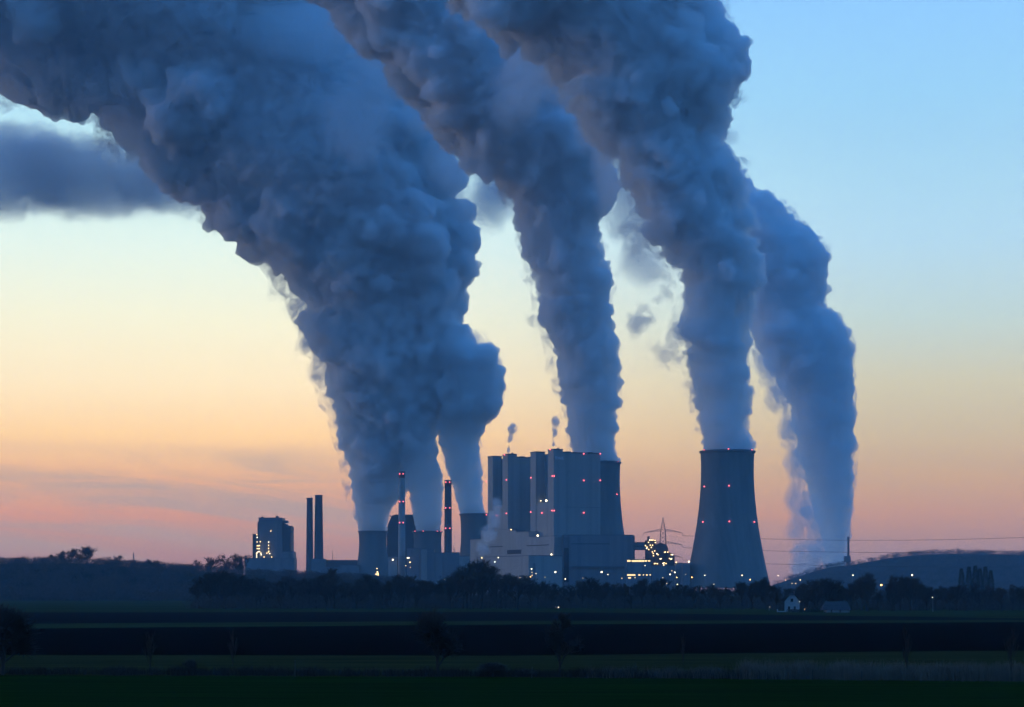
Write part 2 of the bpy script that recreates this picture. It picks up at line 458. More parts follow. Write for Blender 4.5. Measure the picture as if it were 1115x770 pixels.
b2 = boiler(602.8, 2450, 'right boiler house, nearest the viewer, with pale stair towers and a broad dark face', 64.8, 66.0, 181.2, 177.8, 117, True,
            [z2(505, 258), z2(504, 418), z2(556, 422), z2(605, 250), z2(604, 411), z2(595, 127)],
            [z2(614, 250), z2(614, 411), z2(752, 270), z2(829, 270), z2(752, 421), z2(752, 146), z2(829, 146)])
b1 = boiler(553.0, 2540, 'left boiler house, standing just behind the right one and cut off by it', 66, 62, 181.4, 177.8, 117, False,
            [z2(297, 275), z2(391, 268), z2(298, 430), z2(345, 434), z2(391, 424), z2(382, 151)], [])
def lampball(root, p, r, m, name='lamp'): return MB().ball(p, r).build(name, m, root)
lampball(b2, ray_plane(594.8, 545.2, b2, 'x', 6), 1.3, WHITE); lampball(b2, ray_plane(589, 545.4, b2, 'x', 6), .6, WHITE)

# turbine hall in steps, flush along one pale side
h = thing('turbine_hall', 'long pale stepped turbine hall below the two boiler houses', 'turbine hall', b2.location.copy(), RZ)
hx = -13.6
def hp(px, off=0.0, py=600): return ray_plane(px, py, h, 'x', hx - off)
ys = [hp(p).y for p in (612, 575.6, 563, 552, 524, 512)]
y0 = -29.0
segs = [(y0, hp(575.8).y, 583.8), (hp(575.8).y, hp(562).y, 578.8), (hp(562).y, hp(555).y, 577.2), (hp(555).y, hp(523.5).y, 576.6), (hp(523.5).y, hp(512).y, 587)]
for i, (a, b, py) in enumerate(segs):
    pm = 603 - (a + b) / 2 / 2.75
    z = ray_plane(pm, py, h, 'x', hx).z
    s_ = MB().box(hx, -.4, a + .02, b - .02, 0, z).build('hall_section', MT['clad'], h)
    MB().box(hx - .2, -.35, a + .05, b - .05, z + .01, z + .5).build('roof_edge', MT['edge'], s_)
for p0, p1, py, hh in ((573.5, 597.5, 593.9, .5), (529, 547.5, 595.4, .5)):
    a = ray_plane(p1, py, h, 'x', hx - .1); b = ray_plane(p0, py, h, 'x', hx - .1)
    MB().box(hx - .12, hx - .01, a.y, b.y, (a.z + b.z) / 2 - hh, (a.z + b.z) / 2 + hh).build('window_band', MT['slot'], h)
a = ray_plane(567.6, 598.4, h, 'x', hx); b = ray_plane(552.3, 603.6, h, 'x', hx)
lv = MB().box(hx - .12, hx - .01, a.y, b.y, b.z, a.z).build('louvre', MT['slot'], h)
for q in range(6): MB().box(hx - .3, hx - .13, a.y + (b.y - a.y) * (q + .3) / 6, a.y + (b.y - a.y) * (q + .45) / 6, b.z + .1, a.z - .1).build('mullion', MT['darksteel'], lv)
lampball(h, ray_plane(585.5, 583.3, h, 'x', -9), 1.2, WHITE); lampball(h, ray_plane(556.5, 576.7, h, 'x', hx - .8), .7, WARM)
lampball(h, ray_plane(600.3, 603.8, h, 'x', hx - 1), .9, WHITE)
for px in (515, 521, 560, 556, 580, 592): 
    q = hp(px); MB().tube((hx + 3, q.y, 70), (hx + 3, q.y, ray_plane(px, 575 if px > 540 and px < 570 else 582 if px > 570 else 585, h, 'x', hx).z), .25, .25, 5).build('mast', MT['edge'], h)

# lower annex before the hall
def simple_building(name, label, cat, px, D, x1, y1, z, m, rz=RZ, edge=True, x0=0, y0=0):
    r = thing(name, label, cat, (gx(px, D), D, 0), rz)
    MB().box(x0, x1, y0, y1, 0, z).build('walls', m, r)
    if edge: MB().box(x0 - .2, x1 + .2, y0 - .2, y1 + .2, z + .01, z + .8).build('roof_edge', MT['edge'], r)
    return r
an = simple_building('annex', 'low flat-roofed annex in front of the turbine hall, pale on its left side', 'annex', 575.6, 2350, 44, 150, 48.6, MT['clad'])
MB().box(6, 9, -.2, -.02, 2, 40).build('door_panel', MT['clad2'], an)
for q in range(5): MB().box(-.15, -.02, 12 + q * 26, 26 + q * 26, 24, 26).build('window_band', MT['slot'], an)
ra = simple_building('bunker_block', 'broad low block in front of the right boiler house with a dark vertical duct', 'bunker block', 613.2, 2405, 84, 18, 74.3, MT['clad2'], rz=0)
def rp(px, py): return ray_plane(px, py, ra, 'y', -.1)
a = rp(614, 596.5); b = rp(619.2, 634)
MB().box(a.x, b.x, -1.6, -.03, b.z, a.z).build('duct', MT['slot'], ra)
a = rp(613.4, 585); b = rp(619.4, 596.3)
MB().box(a.x, b.x, -1.2, -.03, b.z, a.z).build('duct_head', MT['edge'], ra)
a = rp(622, 592); b = rp(664, 592.6)
MB().box(a.x, b.x, -.3, -.02, b.z, a.z).build('window_band', MT['slot'], ra)
a = rp(622.5, 616.4); b = rp(680, 618)
MB().box(a.x, b.x, -3, -.02, b.z, a.z).build('canopy', MT['edge'], ra)
a = rp(679.6, 583); MB().box(84.03, 86.5, 3, 12, 0, a.z).build('stair_tower', MT['clad2'], ra)
a = rp(669, 566); b = rp(670, 583)
# conveyor bridge
cb = thing('conveyor_bridge', 'enclosed grey conveyor bridge between the bunker block and the lit transfer tower', 'conveyor bridge', (gx(682.6, 2412), 2412, 0))
x1 = gx(703, 2412) - cb.location.x
zt, zb_ = gz(590.8, 2412), gz(598.6, 2412)
MB().box(0, x1, 0, 5, zb_, zt).build('gallery', MT['clad2'], cb)
for q in range(6): MB().box(1 + q * x1 / 6, x1 / 6 - .8 + q * x1 / 6, -.12, -.02, zb_ + 3.4, zb_ + 4.6).build('window_band', MT['slot'], cb)
MB().box(-.2, x1 + .1, -.3, 5.3, zt + .01, zt + .5).build('roof', MT['edge'], cb)
MB().box(-.1, x1, .4, 4.6, zb_ - .5, zb_ - .01).build('floor_beam', MT['darksteel'], cb)

# lit coal transfer tower
DT = 2380
tt = thing('transfer_tower', 'brightly lit steel transfer tower and round-roofed gallery left of the free-standing cooling tower', 'transfer tower', (gx(703, DT), DT, 0))
ox = tt.location.x
def lx(px): return gx(px, DT) - ox
def lz(py): return gz(py, DT)
fr = MB()
for px in (703.5, 709, 714):
    for y in (0, 7, 14): fr.box(lx(px) - .35, lx(px) + .35, y - .35, y + .35, 0, lz(588.5))
fr.build('column', MT['darksteel'], tt)
pl = MB()
for py in (588.5, 593, 598.5, 603.5, 608, 614): pl.box(lx(703), lx(714.8), -.9, 14.9, lz(py) - .3, lz(py))
pl.build('deck', MT['darksteel'], tt)
MB().box(lx(704.2), lx(713.6), 3.6, 13.6, 0, lz(589)).build('inner_wall', MT['clad2'], tt)
rl = MB()
for py in (588.5, 593, 598.5, 603.5, 608):
    for px in (703, 706, 709, 712, 714.7): rl.tube((lx(px), -.8, lz(py)), (lx(px), -.8, lz(py) + 1.2), .06, .06, 4)
    rl.tube((lx(703), -.8, lz(py) + 1.2), (lx(714.7), -.8, lz(py) + 1.2), .06, .06, 4)
rl.build('railing', MT['galv'], tt)
MB().box(lx(705.2), lx(707.5), 4, 8, lz(588.4), lz(584)).build('hoist_hut', MT['darksteel'], tt)
# rounded drum-roofed gallery
pts = []
for q in range(0, 19):
    t = math.pi * q / 18
    pts.append((lx(719.6) + 7.6 * math.cos(t) * 1.15, lz(598) + 7.2 * math.sin(t)))
MB().prism([(pts[0][0] + 1.5, lz(614)), pts[0]] + pts[1:] + [(pts[-1][0], lz(614))], 1, 20).build('drum_gallery', MT['darksteel'], tt)
MB().prism([(lx(727.4), 0), (lx(734.5), 0), (lx(734.5), lz(605)), (lx(727.4), lz(600.5))], 0, 16).build('side_house', MT['darksteel'], tt)
dk = MB()
for py in (602.3, 606.5, 609.5, 613.5): dk.box(lx(715.6), lx(735.2), -2.4, .9, lz(py) - .3, lz(py))
dk.build('walkway', MT['darksteel'], tt)
MB().box(lx(714.9), lx(727.2), 1.2, 18, 0, lz(614.2)).build('lower_house', MT['clad2'], tt)
for X_, Y_ in [(262, 272), (279, 271), (296, 272), (318, 275), (250, 295), (322, 298), (218, 330), (235, 345), (230, 358), (268, 325), (292, 325), (280, 348), (252, 370), (290, 395), (315, 385), (300, 412), (338, 415), (350, 425), (302, 435),
               (418, 400), (426, 397), (452, 398), (488, 425), (502, 425), (470, 465), (482, 471), (492, 468), (372, 468), (384, 466), (312, 518), (326, 516), (344, 518), (403, 515), (416, 509), (433, 517), (410, 532)]:
    lampball(tt, (lx(680 + X_ / 9.625), -2.8, lz(560 + Y_ / 9.625)), .62, WARM if (X_ * 7 + Y_) % 3 else WHITE)
# lit low building under the bridge
lb = thing('coal_handling_building', 'low building with two long rows of lit windows beside the bunker block', 'coal building', (gx(682.6, 2330), 2330, 0))
def bx_(px): return gx(px, 2330) - lb.location.x
MB().box(0, bx_(709), 0, 20, 0, gz(609.4, 2330)).build('walls', MT['clad2'], lb)
MB().box(-.2, bx_(709) + .2, -.3, 20.3, gz(609.4, 2330) + .01, gz(608.9, 2330)).build('roof', MT['edge'], lb)
for p0, p1, q0, q1 in [(682.9, 686, 609.9, 611.8), (686.3, 687.3, 610.2, 611.6), (688, 694.8, 610.1, 611.8), (695, 698.6, 609.9, 611.8), (698.9, 701.6, 610, 611.8), (702, 704.6, 610.1, 611.6), (705.6, 708, 610.2, 611.5),
                       (682.8, 691.8, 625.4, 627), (695, 697.4, 625.5, 626.8), (700, 701.3, 625.5, 626.6), (703.5, 705.2, 625.5, 626.8), (707.2, 708.6, 625.5, 626.6), (684, 687, 628.6, 630), (691, 692, 628.6, 629.4)]:
    MB().box(bx_(p0), bx_(p1), -.15, -.02, gz(q1, 2330), gz(q0, 2330)).build('window', WINDOW_SPILL, lb)  # last two entries: warm light spill on the wall, put in as glowing patches
for nm, lab, p0, p1, py, D_, m in [
    ('workshop', 'grey workshop block to the right of the lit transfer tower', 735.5, 743, 613.5, 2360, MT['clad']),
    ('pump_house', 'dark low pump house touching the foot of the free-standing cooling tower', 743.4, 751.5, 614, 2300, MT['clad2']),
    ('store_shed', 'flat dark shed between the coal building and the workshop', 709.5, 735, 616.5, 2330, MT['clad2'])]:
    s_ = simple_building(nm, lab, nm.replace('_', ' '), p0, D_, (p1 - p0) / F * D_, 25, gz(py, D_), m, rz=0)
    if nm == 'workshop': lampball(s_, (.8, -1, gz(612.4, D_)), .7, WARM)
    if nm == 'pump_house': lampball(s_, (gx(750, D_) - s_.location.x, -1, gz(611.6, D_)), .9, WHITE)

# ------------------------------------------------------------------ chimneys
def chimney(px, D, y_top, hw_t, hw_b, label, m, bands=(), lamps=(), name='chimney', base_y=640):
    r = thing(name, label, 'chimney', (gx(px, D), D, 0))
    H = gz(y_top, D); rt = hw_t / F * D; rb = hw_b / F * D
    R = lambda z: rb + (rt - rb) * z / H
    MB().lathe([(R(H * q / 12), H * q / 12) for q in range(13)], 24).build('stack', m, r, smooth=False)
    MB().lathe([(rt + .03, H - 2), (rt + .45, H - 1.8), (rt + .45, H + .6), (rt * .8, H + .6), (rt * .8, H + .02), (rt + .03, H + .02)], 24, closed=True).build('rim', MT['edge'], r)
    for ya, yb in bands:
        z1, z0 = gz(ya, D), gz(yb, D)
        MB().lathe([(R(z0) + .03, z0), (R(z0) + .12, z0), (R(z1) + .12, z1), (R(z1) + .03, z1)], 24, closed=True).build('painted_band', MT['redband'], r)
    for y in lamps:
        z = gz(y, D)
        MB().lathe([(R(z) + .05, z - 2.4), (R(z) + 1.2, z - 2.2), (R(z) + 1.2, z - 1.9), (R(z) + .05, z - 1.9)], 24, closed=True).build('platform', MT['edge'], r)
        for sx in (-.62, .5): warn(r, [(R(z) * sx, -R(z) * .9 - .5, z)], 1.1)
    return r
chimney(437.5, 3080, 513.6, 3.35, 4.3, 'pale slim chimney with red-painted top before the leftmost steam', MT['paleconc'], bands=[(515.2, 520.5)], lamps=(516.3, 546.4, 569.3))
chimney(487.9, 3060, 523.3, 3.7, 4.6, 'dark slim chimney with three rows of red lamps right of the rim-lit tower', MT['brick'], bands=[(524.8, 530)], lamps=(525.2, 553.3, 575.4))
chimney(337.2, 3250, 542.6, 3.25, 4.3, 'shorter of the twin dark chimneys, on the left', MT['brick'])
chimney(347.1, 3250, 539.4, 4.0, 5.7, 'taller and wider of the twin dark chimneys, on the right', MT['brick'])
hc = chimney(923.8, 4250, 584.9, 1.1, 1.5, 'thin lone chimney on the wooded hill under the distant steam', MT['brick'])
MB().box(-9, 4, -6, 6, gz(612, 4250), gz(605.5, 4250)).build('base_house', MT['brick'], hc)

# ------------------------------------------------------------------ old units on the left
def block(name, label, cat, D, outlines, depth, mats, edge=True):
    """outlines: list of px/py polygons or boxes (p0, p1, y_top)"""
    c = sum((o[0] + o[1]) / 2 for o in outlines) / len(outlines)
    r = thing(name, label, cat, (gx(c, D), D, 0))
    for i, o in enumerate(outlines):
        x0, x1, z = gx(o[0], D) - r.location.x, gx(o[1], D) - r.location.x, gz(o[2], D)
        yo = o[3] if len(o) > 3 else 0
        w = MB().box(x0, x1, yo, yo + depth, 0, z).build('block', mats[i % len(mats)], r)
        if edge: MB().box(x0 - .15, x1 + .15, yo - .2, yo + depth + .2, z + .01, z + .9).build('roof_edge', MT['edge'], w)
    return r
DL = 3300
def z4(X_, Y_): return (265 + X_ / 9.62, 550 + Y_ / 9.62)
fu = block('old_boiler_house', 'separate boiler house with lit floors at the far left of the plant', 'boiler house', DL,
           [(281.6, 306.9, 564.2, 0), (280, 281.5, 568.6, 4), (275.3, 280.9, 582.2, -3), (307, 316, 573.2, 5), (316.1, 319, 601, -2), (307.6, 315.9, 601.2, -6)], 50, [MT['clad2'], MT['clad2'], MT['darksteel'], MT['darksteel'], MT['clad2'], MT['clad2']])
def fl(px, py, y=-4): return (gx(px, DL) - fu.location.x, y, gz(py, DL))
for p0, p1, q0, q1 in ((306.5, 312.8, 567.3, 569.4), (313, 316.9, 573.0, 574.6), (314, 318, 578.4, 579.6), (284, 286, 563, 564.1), (299.8, 302, 562.2, 564.1)):
    MB().box(fl(p0, 0)[0], fl(p1, 0)[0], 6, 20, gz(q1, DL), gz(q0, DL) + .9).build('roof_plant', MT['edge'], fu)
MB().prism([(fl(307, 0)[0], gz(574, DL)), (fl(316, 0)[0], gz(574.5, DL)), (fl(310, 0)[0], gz(570, DL)), (fl(307, 0)[0], gz(569, DL))], 6, 40).build('conveyor_head', MT['darksteel'], fu)
for X_, Y_ in [(290, 273), (145, 312), (148, 340), (147, 387), (180, 385), (148, 427), (160, 427), (172, 425), (160, 457), (148, 457), (170, 457), (165, 487), (157, 490), (148, 500), (140, 510), (175, 490), (187, 505), (143, 525), (143, 545), (190, 522),
               (268, 388), (267, 423), (268, 455), (270, 485), (250, 505), (280, 508), (263, 495), (220, 545), (300, 545)]:
    p = z4(X_, Y_); lampball(fu, fl(p[0], p[1], -4.2), .78, WARM if (X_ + Y_) % 4 else WHITE)
block('machine_hall', 'long low hall at the foot of the lit boiler house on the far left', 'machine hall', 3260, [(266.8, 320.5, 608.2)], 40, [MT['clad2']])
block('switch_building', 'dark flat building between the twin chimneys and the leftmost cooling tower', 'switch building', 3230, [(353, 389, 610.4, 0)], 40, [MT['brick']])
block('flue_house', 'pale blocky house at the foot of the twin chimneys', 'flue house', 3200, [(339, 353.4, 609, 0), (353.6, 370, 618, -3), (370.2, 391, 616, -5)], 30, [MT['clad2'], MT['clad2'], MT['clad2']])
am = thing('antenna_mast', 'thin antenna mast on the flat building right of the twin chimneys', 'mast', (gx(362.1, 3240), 3240, gz(610.4, 3230) + .8))
MB().tube((0, 0, 0), (0, 0, 17), .45, .2, 6).build('pole', MT['darksteel'], am)
MB().box(-1.6, 1.6, -.2, .2, 5, 5.4).box(-1.1, 1.1, -.2, .2, 8.5, 8.9).build('crossbar', MT['darksteel'], am)
# rounded old boiler house behind the pale chimney
DB = 3330
ob = thing('old_boiler_block', 'bulky dark boiler block with cut-off upper corners behind the pale slim chimney', 'boiler block', (gx(438.5, DB), DB, 0))
def oz(px, py): return (gx(px, DB) - ob.location.x, gz(py, DB))
MB().prism([oz(421, 643), oz(455, 643), oz(455.4, 578), oz(455.8, 570), oz(454, 565.5), oz(451.8, 561), oz(427, 561), oz(423.8, 567.5), oz(422, 572), oz(421.3, 580)], 0, 60).build('walls', MT['darksteel'], ob)
MB().prism([oz(423.2, 561), oz(424, 560.4), oz(426.8, 562.8), oz(426, 564)], 10, 20).build('crane_arm', MT['edge'], ob)
MB().prism([oz(429, 560.9), oz(450.5, 560.9), oz(450, 560.1), oz(429.5, 560.1)], 8, 50).build('roof_edge', MT['edge'], ob)
def z5(X_, Y_): return (380 + X_ / 8.56, 550 + Y_ / 8.56)
un = block('flue_gas_unit', 'group of mid-height pale and dark blocks around the foot of the pale slim chimney', 'plant block', 3040,
      [(422.8, 432.2, 606.4, 0), (443, 456.5, 597.5, 4), (458.8, 464.9, 598.2, -5), (465.1, 472.5, 598.4, -2), (472.7, 482, 602.5, 0), (482.2, 500, 602, 6), (500.2, 513, 606, -3)], 28,
      [MT['clad'], MT['clad2'], MT['clad'], MT['clad2'], MT['clad2'], MT['clad2'], MT['clad']])
def ul(px, py, y=-7): return (gx(px, 3040) - un.location.x, y, gz(py, 3040))
pp = MB()
for px, yt in ((494, 594), (495.2, 597), (478, 599), (489.5, 599.8), (448, 594)): pp.tube(ul(px, 604, 3), ul(px, yt, 3), .4, .3, 5)
for py in (606.5, 609): pp.tube(ul(423, py, -6), ul(456, py, -6), .35, .35, 5)
pp.build('pipe', MT['edge'], un)
for X_, Y_, r_, m_ in [(412, 511, 1.2, WHITE), (548, 493, .9, WHITE), (560, 493, .9, WHITE), (571, 534, .9, WARM), (532, 565, .5, WARM), (575, 583, .3, ORANGE)]:
    p = z5(X_, Y_); lampball(un, ul(p[0], p[1], -8), r_, m_)
# lit pipework cluster
pcx = thing('flare_stand', 'small lit process stand glowing yellow in front of the leftmost cooling tower', 'process stand', (gx(410.8, 2900), 2900, 0))
def fz(px, py): return (gx(px, 2900) - pcx.location.x, 0, gz(py, 2900))
sb = MB()
for px in (408.6, 410.8, 413.2): sb.tube((fz(px, 0)[0], 1, 0), (fz(px, 0)[0], 1, fz(px, 620)[2]), .4, .4, 6)
for py in (619.5, 623.5, 627): sb.box(fz(408.2, 0)[0], fz(413.6, 0)[0], -.3, 2.4, fz(0, py)[2] - .3, fz(0, py)[2])
sb.build('frame', MT['darksteel'], pcx)
for px, py, r_ in ((410.6, 619.2, .7), (411, 623, 1.0), (411.6, 624.6, .9), (410.2, 625.5, 1.0), (411.8, 626.2, .8), (409, 625.2, .6)): lampball(pcx, (fz(px, 0)[0], -1.6, fz(0, py)[2]), r_, WARM)
# ------------------------------------------------------------------ pylons and cables
def lattice(b, p0, p1, w0, w1, n, r):
    """square lattice mast"""
    p0 = Vector(p0); p1 = Vector(p1)
    def cor(t):
        c = p0.lerp(p1, t); w = w0 + (w1 - w0) * t
        return [c + Vector((sx * w / 2, sy * w / 2, 0)) for sx, sy in ((-1, -1), (1, -1), (1, 1), (-1, 1))]
    ts = [i / n for i in range(n + 1)]
    for i in range(n):
        A, B = cor(ts[i]), cor(ts[i + 1])
        for q in range(4):
            b.tube(A[q], B[q], r, r, 4, False)
            b.tube(A[q], B[(q + 1) % 4], r * .6, r * .6, 4, False); b.tube(A[(q + 1) % 4], B[q], r * .6, r * .6, 4, False)
def pylon(px, D, ytop, arms, label, wb, wt, droop=2.4, r=.32, loc=None):
    root = thing('pylon', label, 'pylon', loc or (gx(px, D), D, 0), group='power line pylons')
    H = gz(ytop, D)
    b = MB(); zarm = gz(arms[0][0], D)
    lattice(b, (0, 0, 0), (0, 0, zarm * .55), wb, wt * 1.6, 6, r); lattice(b, (0, 0, zarm * .55), (0, 0, zarm), wt * 1.6, wt, 7, r); lattice(b, (0, 0, zarm), (0, 0, H), wt, .4, 6, r * .8)
    b.build('mast', MT['galv'], root)
    tips = []
    for y, hl in arms:
        z = gz(y, D); L = hl / F * D
        for s in (-1, 1):
            a = MB(); n = 6
            for yy in (-.9, .9):
                for i in range(n):
                    t0, t1 = i / n, (i + 1) / n
                    P = lambda t, up: Vector((s * (wt / 2 + (L - wt / 2) * t), yy * (1 - t), z - droop * t * t + up * (1 - t) * 2.2))
                    a.tube(P(t0, 0), P(t1, 0), r * .8, r * .8, 4, False); a.tube(P(t0, 1), P(t1, 1), r * .8, r * .8, 4, False); a.tube(P(t0, 0), P(t1, 1), r * .5, r * .5, 4, False); a.tube(P(t0, 1), P(t0, 0), r * .5, r * .5, 4, False)
            cr = a.build('crossarm', MT['galv'], root)
            tips.append((root.location.x + s * L, root.location.y, z - droop))
            ins = MB()
            for f_ in (1.0, .62): ins.tube((s * L * f_, 0, z - droop * f_ * f_), (s * L * f_, 0, z - droop * f_ * f_ - 3), .16, .16, 5)
            ins.build('insulator', MT['darksteel'], cr)
    return root, tips
_, tip1 = pylon(721.9, 2440, 563.8, [(578.4, 21.2), (591.5, 21.5), (605, 21.2)], 'lattice pylon rising behind the lit transfer tower', 14, 6)
pylon(145.4, 3600, 601.8, [(611, 9), (614.5, 9)], 'tiny faraway pylon just above the ridge of the left hill', 8, 2.5, droop=1, r=.5)
# cables run on to the next mast, outside the picture
nxt = at(1560, 560, 1950)
for i, (q, yy) in enumerate(((1, 0), (3, 0), (5, 0))):
    T = Vector(tip1[q]); T.z -= 3
    E_ = Vector((nxt.x, nxt.y, gz((552, 575, 600)[i], 1950)))
    for w_, off in (('upper', 0), ):
        b = MB(); n = 40; P = []
        for j in range(n + 1):
            t = j / n; p = T.lerp(E_, t); p.z -= 4 * t * (1 - t) * (16.5, 13.5, 12)[i]; P.append(p)
        for j in range(n): b.tube(P[j], P[j + 1], .19, .19, 5, False)
        o = b.build('power_cable', MT['wire'])
        tag(o, ('topmost', 'middle', 'lowest')[i] + ' power cable running right from the pylon past the cooling tower', 'power cable', 'overhead power cables')
# ------------------------------------------------------------------ bare trees
def tree_meshes(seed, kind='round', twigs=1500, tw=.0016, H=1.0, spread=.38, trunk_r=.018, base=.22):
    """unit-height bare tree: trunk+limbs mesh and twig-crown mesh"""
    rnd = random.Random(seed)
    T = MB(); C = MB(); tips = []
    def grow(p, d, L, r, lev):
        q = p + d * L
        (T if lev < 3 else C).tube(p, q, r, r * .72, 5 if lev < 2 else 3, False)
        tips.append((p, q, r, lev))
        if lev >= 4: return
        n = (5, 4, 4, 3)[lev] if kind != 'multi' or lev else 7
        for i in range(n):
            t = rnd.uniform(.45, 1.0) if lev else rnd.uniform(.3, 1.0)
            s = p.lerp(q, t)
            az_ = rnd.uniform(0, 2 * math.pi); ang = rnd.uniform(.35, .95) if kind != 'column' else rnd.uniform(.2, .5)
            u = d.orthogonal().normalized(); w = d.cross(u)
            nd = (d * math.cos(ang) + (u * math.cos(az_) + w * math.sin(az_)) * math.sin(ang)); nd.z += .18; nd.normalize()
            grow(s, nd, L * rnd.uniform(.5, .72), r * .62 * (1.15 - .3 * t), lev + 1)
        if lev == 0:
            for i in range(2):
                nd = (d + Vector((rnd.gauss(0, .2), rnd.gauss(0, .2), .3))).normalized(); grow(q, nd, L * .6, r * .7, 1)
    grow(Vector((0, 0, 0)), Vector((rnd.gauss(0, .04), rnd.gauss(0, .04), 1)).normalized(), .42 if kind != 'multi' else .16, trunk_r, 0)
    ends = [t for t in tips if t[3] >= 2]
    for i in range(twigs):
        p, q, r, lev = rnd.choice(ends)
        s = p.lerp(q, rnd.random()); d = (q - p).normalized() + Vector((rnd.gauss(0, .8), rnd.gauss(0, .8), rnd.gauss(.25, .5)))
        d.normalize(); L = rnd.uniform(.03, .10)
        C.tube(s, s + d * L, tw * rnd.uniform(.7, 1.5), tw * .4, 3, False)
    zmax = max(v[2] for v in C.v); xm = max(max(abs(v[0]), abs(v[1])) for v in C.v)
    sx = spread / xm
    for b in (T, C): b.v = [(v[0] * sx, v[1] * sx, v[2] / zmax) for v in b.v]
    mt_ = bpy.data.meshes.new('trunk'); mt_.from_pydata(T.v, [], T.f); mt_.materials.append(MT['bark'])
    mc_ = bpy.data.meshes.new('crown'); mc_.from_pydata(C.v, [], C.f); mc_.materials.append(MT['twig'])
    return mt_, mc_, C
def conifer_mesh(seed):
    rnd = random.Random(seed); C = MB()
    for i in range(1300):
        t = rnd.random() ** .8; z = .06 + .94 * t; R = .15 * (1 - t) ** .8 + .008
        a = rnd.uniform(0, 6.283); r = R * rnd.uniform(.3, 1)
        p = Vector((r * math.cos(a), r * math.sin(a), z)); d = Vector((math.cos(a), math.sin(a), -.25 + rnd.gauss(0, .3)))
        C.tube(p, p + d * .05, .006, .001, 3, False)
    T = MB().tube((0, 0, 0), (0, 0, .95), .014, .003, 6)
    mt_ = bpy.data.meshes.new('trunk'); mt_.from_pydata(T.v, [], T.f); mt_.materials.append(MT['bark'])
    mc_ = bpy.data.meshes.new('crown'); mc_.from_pydata(C.v, [], C.f); mc_.materials.append(MT['evergreen'])
    return mt_, mc_, C
VAR = [tree_meshes(100 + i, 'round' if i % 3 else 'column', 1700, .0019, spread=(.42, .36, .46, .30, .40, .50, .34, .44)[i], trunk_r=.016) for i in range(8)]
CON = [conifer_mesh(7 + i) for i in range(2)]
def plant_tree(px, D, H, label, rnd, group=None, z0=0.0, var=None, con=False, width=1.0, name='bare_tree', cat='tree'):
    mt_, mc_, _ = (CON if con else VAR)[rnd.randrange(2 if con else 8) if var is None else var]
    r = thing(name, label, cat, (gx(px, D), D, z0), rnd.uniform(0, 6.28), group)
    r.scale = (H * width, H * width, H)
    for nm, me in (('trunk', mt_), ('crown', mc_)):
        o = bpy.data.objects.new(nm, me); COL.objects.link(o); o.parent = r
    return r
CONT = [(206, 640), (212, 630), (222, 622), (240, 618), (258, 620), (275, 626), (300, 630), (320, 624), (340, 628), (360, 618), (378, 630), (395, 628), (402, 619), (415, 632), (432, 622), (450, 624), (470, 630), (490, 625), (505, 612), (520, 606), (535, 612), (550, 621),
        (565, 622), (580, 628), (610, 633), (640, 626), (655, 632), (690, 631), (715, 624), (740, 634), (790, 634), (815, 629), (830, 627), (850, 636), (870, 636), (880, 630), (900, 628), (920, 636), (944, 622), (958, 640), (975, 623), (995, 626), (1010, 636), (1035, 634),
        (1060, 631), (1085, 637), (1100, 633), (1125, 635), (1300, 630)]
def cont(px): return float(np.interp(px, [c[0] for c in CONT], [c[1] for c in CONT]))
LAND = [(206, 265, 'the dark rounded left end of the treeline'), (265, 325, 'the treeline below the far left lit boiler house'), (325, 385, 'the treeline below the twin dark chimneys'), (385, 430, 'the treeline below the leftmost cooling tower'),
        (430, 500, 'the treeline below the two slim chimneys'), (500, 550, 'the tall clump before the turbine hall'), (550, 615, 'the treeline below the low annex'), (615, 682, 'the treeline below the bunker block'),
        (682, 745, 'the treeline below the lit transfer tower'), (745, 840, 'the treeline below the free-standing cooling tower'), (840, 872, 'the trees behind the white house'), (872, 930, 'the grove between white house and barn'),
        (930, 960, 'the high round-headed pair right of the barn'), (960, 1010, 'the broad high grove right of the barn'), (1010, 1060, 'the lower trees below the hill'), (1060, 1400, 'the trees at the right edge of the picture')]
rnd = random.Random(77)
def landmark(px):
    for a, b, t in LAND:
        if a <= px < b: return t
    return 'the treeline'
def row(D0, dpx, lo, hi, px0, px1, rowname):
    px = px0
    while px < px1:
        D = D0 * rnd.uniform(.97, 1.04)
        if px > 842: D *= .91
        ty = cont(px) + rnd.uniform(lo, hi)
        H = max(6, gz(ty, D))
        lm = landmark(px)
        dark = (872 < px < 925) or 205 < px < 300
        w = rnd.uniform(.85, 1.2) * (1.15 if dark else 1)
        plant_tree(px, D, H, 'bare tree in the %s row of %s' % (rowname, lm), rnd, 'treeline trees, %s row of %s' % (rowname, lm), width=w)
        px += dpx * rnd.uniform(.6, 1.4)
row(850, 11.5, 2, 16, 213, 1135, 'front')
row(900, 11, -1, 7, 216, 1135, 'middle')
row(1000, 13, 0, 6, 222, 1135, 'back')
# outstanding single trees
for px, D, ytop, lab, v, w in [
    (520, 880, 605.5, 'tall broad bare tree standing out in front of the turbine hall', 5, 1.0), (509, 872, 611, 'bare tree leaning against the left of the tall broad one before the turbine hall', 2, .9),
    (641, 872, 626, 'round bare tree below the dark duct of the bunker block', 4, 1.0), (361, 880, 616, 'thin-topped bare tree below the antenna mast', 6, .9),
    (944, 765, 621, 'high narrow bare tree with two heads right of the barn', 1, .9), (974, 770, 622.5, 'high wide bare tree right of the narrow two-headed one', 2, .95), (992, 770, 626, 'spreading bare tree at the right of the high grove', 7, 1.1),
    (888, 760, 629, 'dense dark tree just right of the white house', 5, 1.2), (902, 762, 627.5, 'dense dark tree behind the barn', 0, 1.2), (832, 880, 626, 'bare tree at the right foot of the free-standing cooling tower', 3, 1.0)]:
    plant_tree(px, D, gz(ytop, D), lab, rnd, var=v, width=w)
